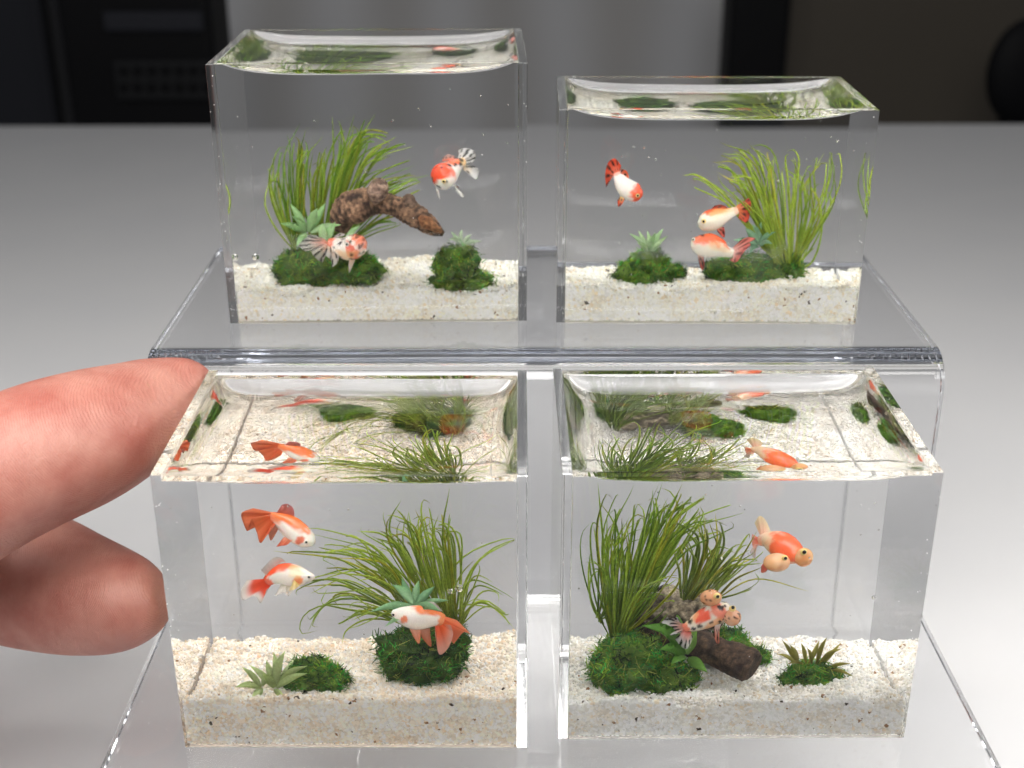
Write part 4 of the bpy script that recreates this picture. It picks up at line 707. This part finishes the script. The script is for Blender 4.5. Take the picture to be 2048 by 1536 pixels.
mp = N.new("ShaderNodeMapping"); mp.inputs["Rotation"].default_value = (.5, .5, .3); L.new(tc.outputs["Object"], mp.inputs["Vector"])
wv = N.new("ShaderNodeTexWave"); wv.wave_type = 'BANDS'; wv.inputs["Scale"].default_value = 15; wv.inputs["Distortion"].default_value = 5; wv.inputs["Detail"].default_value = 1.5; wv.inputs["Detail Scale"].default_value = .5; L.new(mp.outputs[0], wv.inputs["Vector"])
vo = N.new("ShaderNodeTexVoronoi"); vo.inputs["Scale"].default_value = 9; vo.feature = 'DISTANCE_TO_EDGE'; L.new(tc.outputs["Object"], vo.inputs["Vector"])
n3 = N.new("ShaderNodeTexNoise"); n3.inputs["Scale"].default_value = 30; n3.inputs["Detail"].default_value = 6; L.new(tc.outputs["Object"], n3.inputs["Vector"])
b1 = N.new("ShaderNodeBump"); b1.inputs["Strength"].default_value = .2; b1.inputs["Distance"].default_value = .012; L.new(wv.outputs[1], b1.inputs["Height"])
b2 = N.new("ShaderNodeBump"); b2.inputs["Strength"].default_value = .35; b2.inputs["Distance"].default_value = .01; L.new(n3.outputs[0], b2.inputs["Height"]); L.new(b1.outputs[0], b2.inputs["Normal"])
v2 = N.new("ShaderNodeTexNoise"); v2.inputs["Scale"].default_value = 2.2; v2.inputs["Detail"].default_value = 7; v2.inputs["Roughness"].default_value = .7; v2.inputs["Distortion"].default_value = 1.4
mp2 = N.new("ShaderNodeMapping"); mp2.inputs["Scale"].default_value = (2.6, 1, .8); mp2.inputs["Rotation"].default_value = (0, .5, .6); L.new(tc.outputs["Object"], mp2.inputs["Vector"]); L.new(mp2.outputs[0], v2.inputs["Vector"])
vc = N.new("ShaderNodeTexVoronoi"); vc.feature = 'DISTANCE_TO_EDGE'; vc.inputs["Scale"].default_value = 3.4; mp3 = N.new("ShaderNodeMapping"); mp3.inputs["Scale"].default_value = (2.2, .7, .7); mp3.inputs["Rotation"].default_value = (0, .7, .5)
nd = N.new("ShaderNodeTexNoise"); nd.inputs["Scale"].default_value = 3; L.new(tc.outputs["Object"], nd.inputs["Vector"]); va = N.new("ShaderNodeVectorMath"); va.operation = 'MULTIPLY_ADD'; va.inputs[1].default_value = (.35, .35, .35); L.new(nd.outputs["Color"], va.inputs[0]); L.new(tc.outputs["Object"], va.inputs[2])
L.new(va.outputs[0], mp3.inputs["Vector"]); L.new(mp3.outputs[0], vc.inputs["Vector"]); mr_ = N.new("ShaderNodeMapRange"); mr_.inputs[2].default_value = .035; L.new(vc.outputs["Distance"], mr_.inputs[0])
b4 = N.new("ShaderNodeBump"); b4.inputs["Strength"].default_value = .14; b4.inputs["Distance"].default_value = .02; L.new(mr_.outputs[0], b4.inputs["Height"])
b3 = N.new("ShaderNodeBump"); L.new(b4.outputs[0], b3.inputs["Normal"]); b3.inputs["Strength"].default_value = .45; b3.inputs["Distance"].default_value = .045; L.new(v2.outputs[0], b3.inputs["Height"]); L.new(b3.outputs[0], b1.inputs["Normal"])
L.new(b2.outputs[0], B.inputs["Normal"])
m_nail = mat("nail", (.58, .30, .24), .25)
def nail(c0, ax, nrm, L_, W_, name="fingernail"):
    ax = unit(np.array(ax, float)); nrm = unit(np.array(nrm, float)-ax*(np.array(nrm) @ ax)); s = np.cross(ax, nrm); V = []; F = []; nu, nv = 12, 12
    for k in (0, 1):
        for j in range(nv):
            for i in range(nu):
                u = (i/(nu-1)-.5)*2; v = j/(nv-1); hw = W_*(.9 if v > .15 else .75); z = -.55*W_*u*u - .03*v - k*.03
                V.append(np.array(c0)+ax*(v-.5)*L_*(1 if abs(u) < .8 else .93)+s*u*hw+nrm*z)
    m_ = nu*nv
    for j in range(nv-1):
        for i in range(nu-1): f = (j*nu+i, j*nu+i+1, (j+1)*nu+i+1, (j+1)*nu+i); F += [f, tuple(m_+q for q in f)[::-1]]
    bd = [i for i in range(nu)]+[j*nu+nu-1 for j in range(1, nv)]+[(nv-1)*nu+i for i in range(nu-2, -1, -1)]+[j*nu for j in range(nv-2, 0, -1)]
    for a, b in zip(bd, bd[1:]+bd[:1]): F.append((a, m_+a, m_+b, b))
    mk(name, V, F, m_nail, hr, off=hand_root)
c_ = A(325, 724, 14.95); nail((c_.x, c_.y, c_.z-.03), (1, .35, .2), (-.2, .3, 1), .7, .40)
c_ = A(258, 1150, 14.0); nail((c_.x, c_.y, c_.z), (1, .25, -.45), (.35, .9, .6), .8, .40)
bpy.context.view_layer.update()
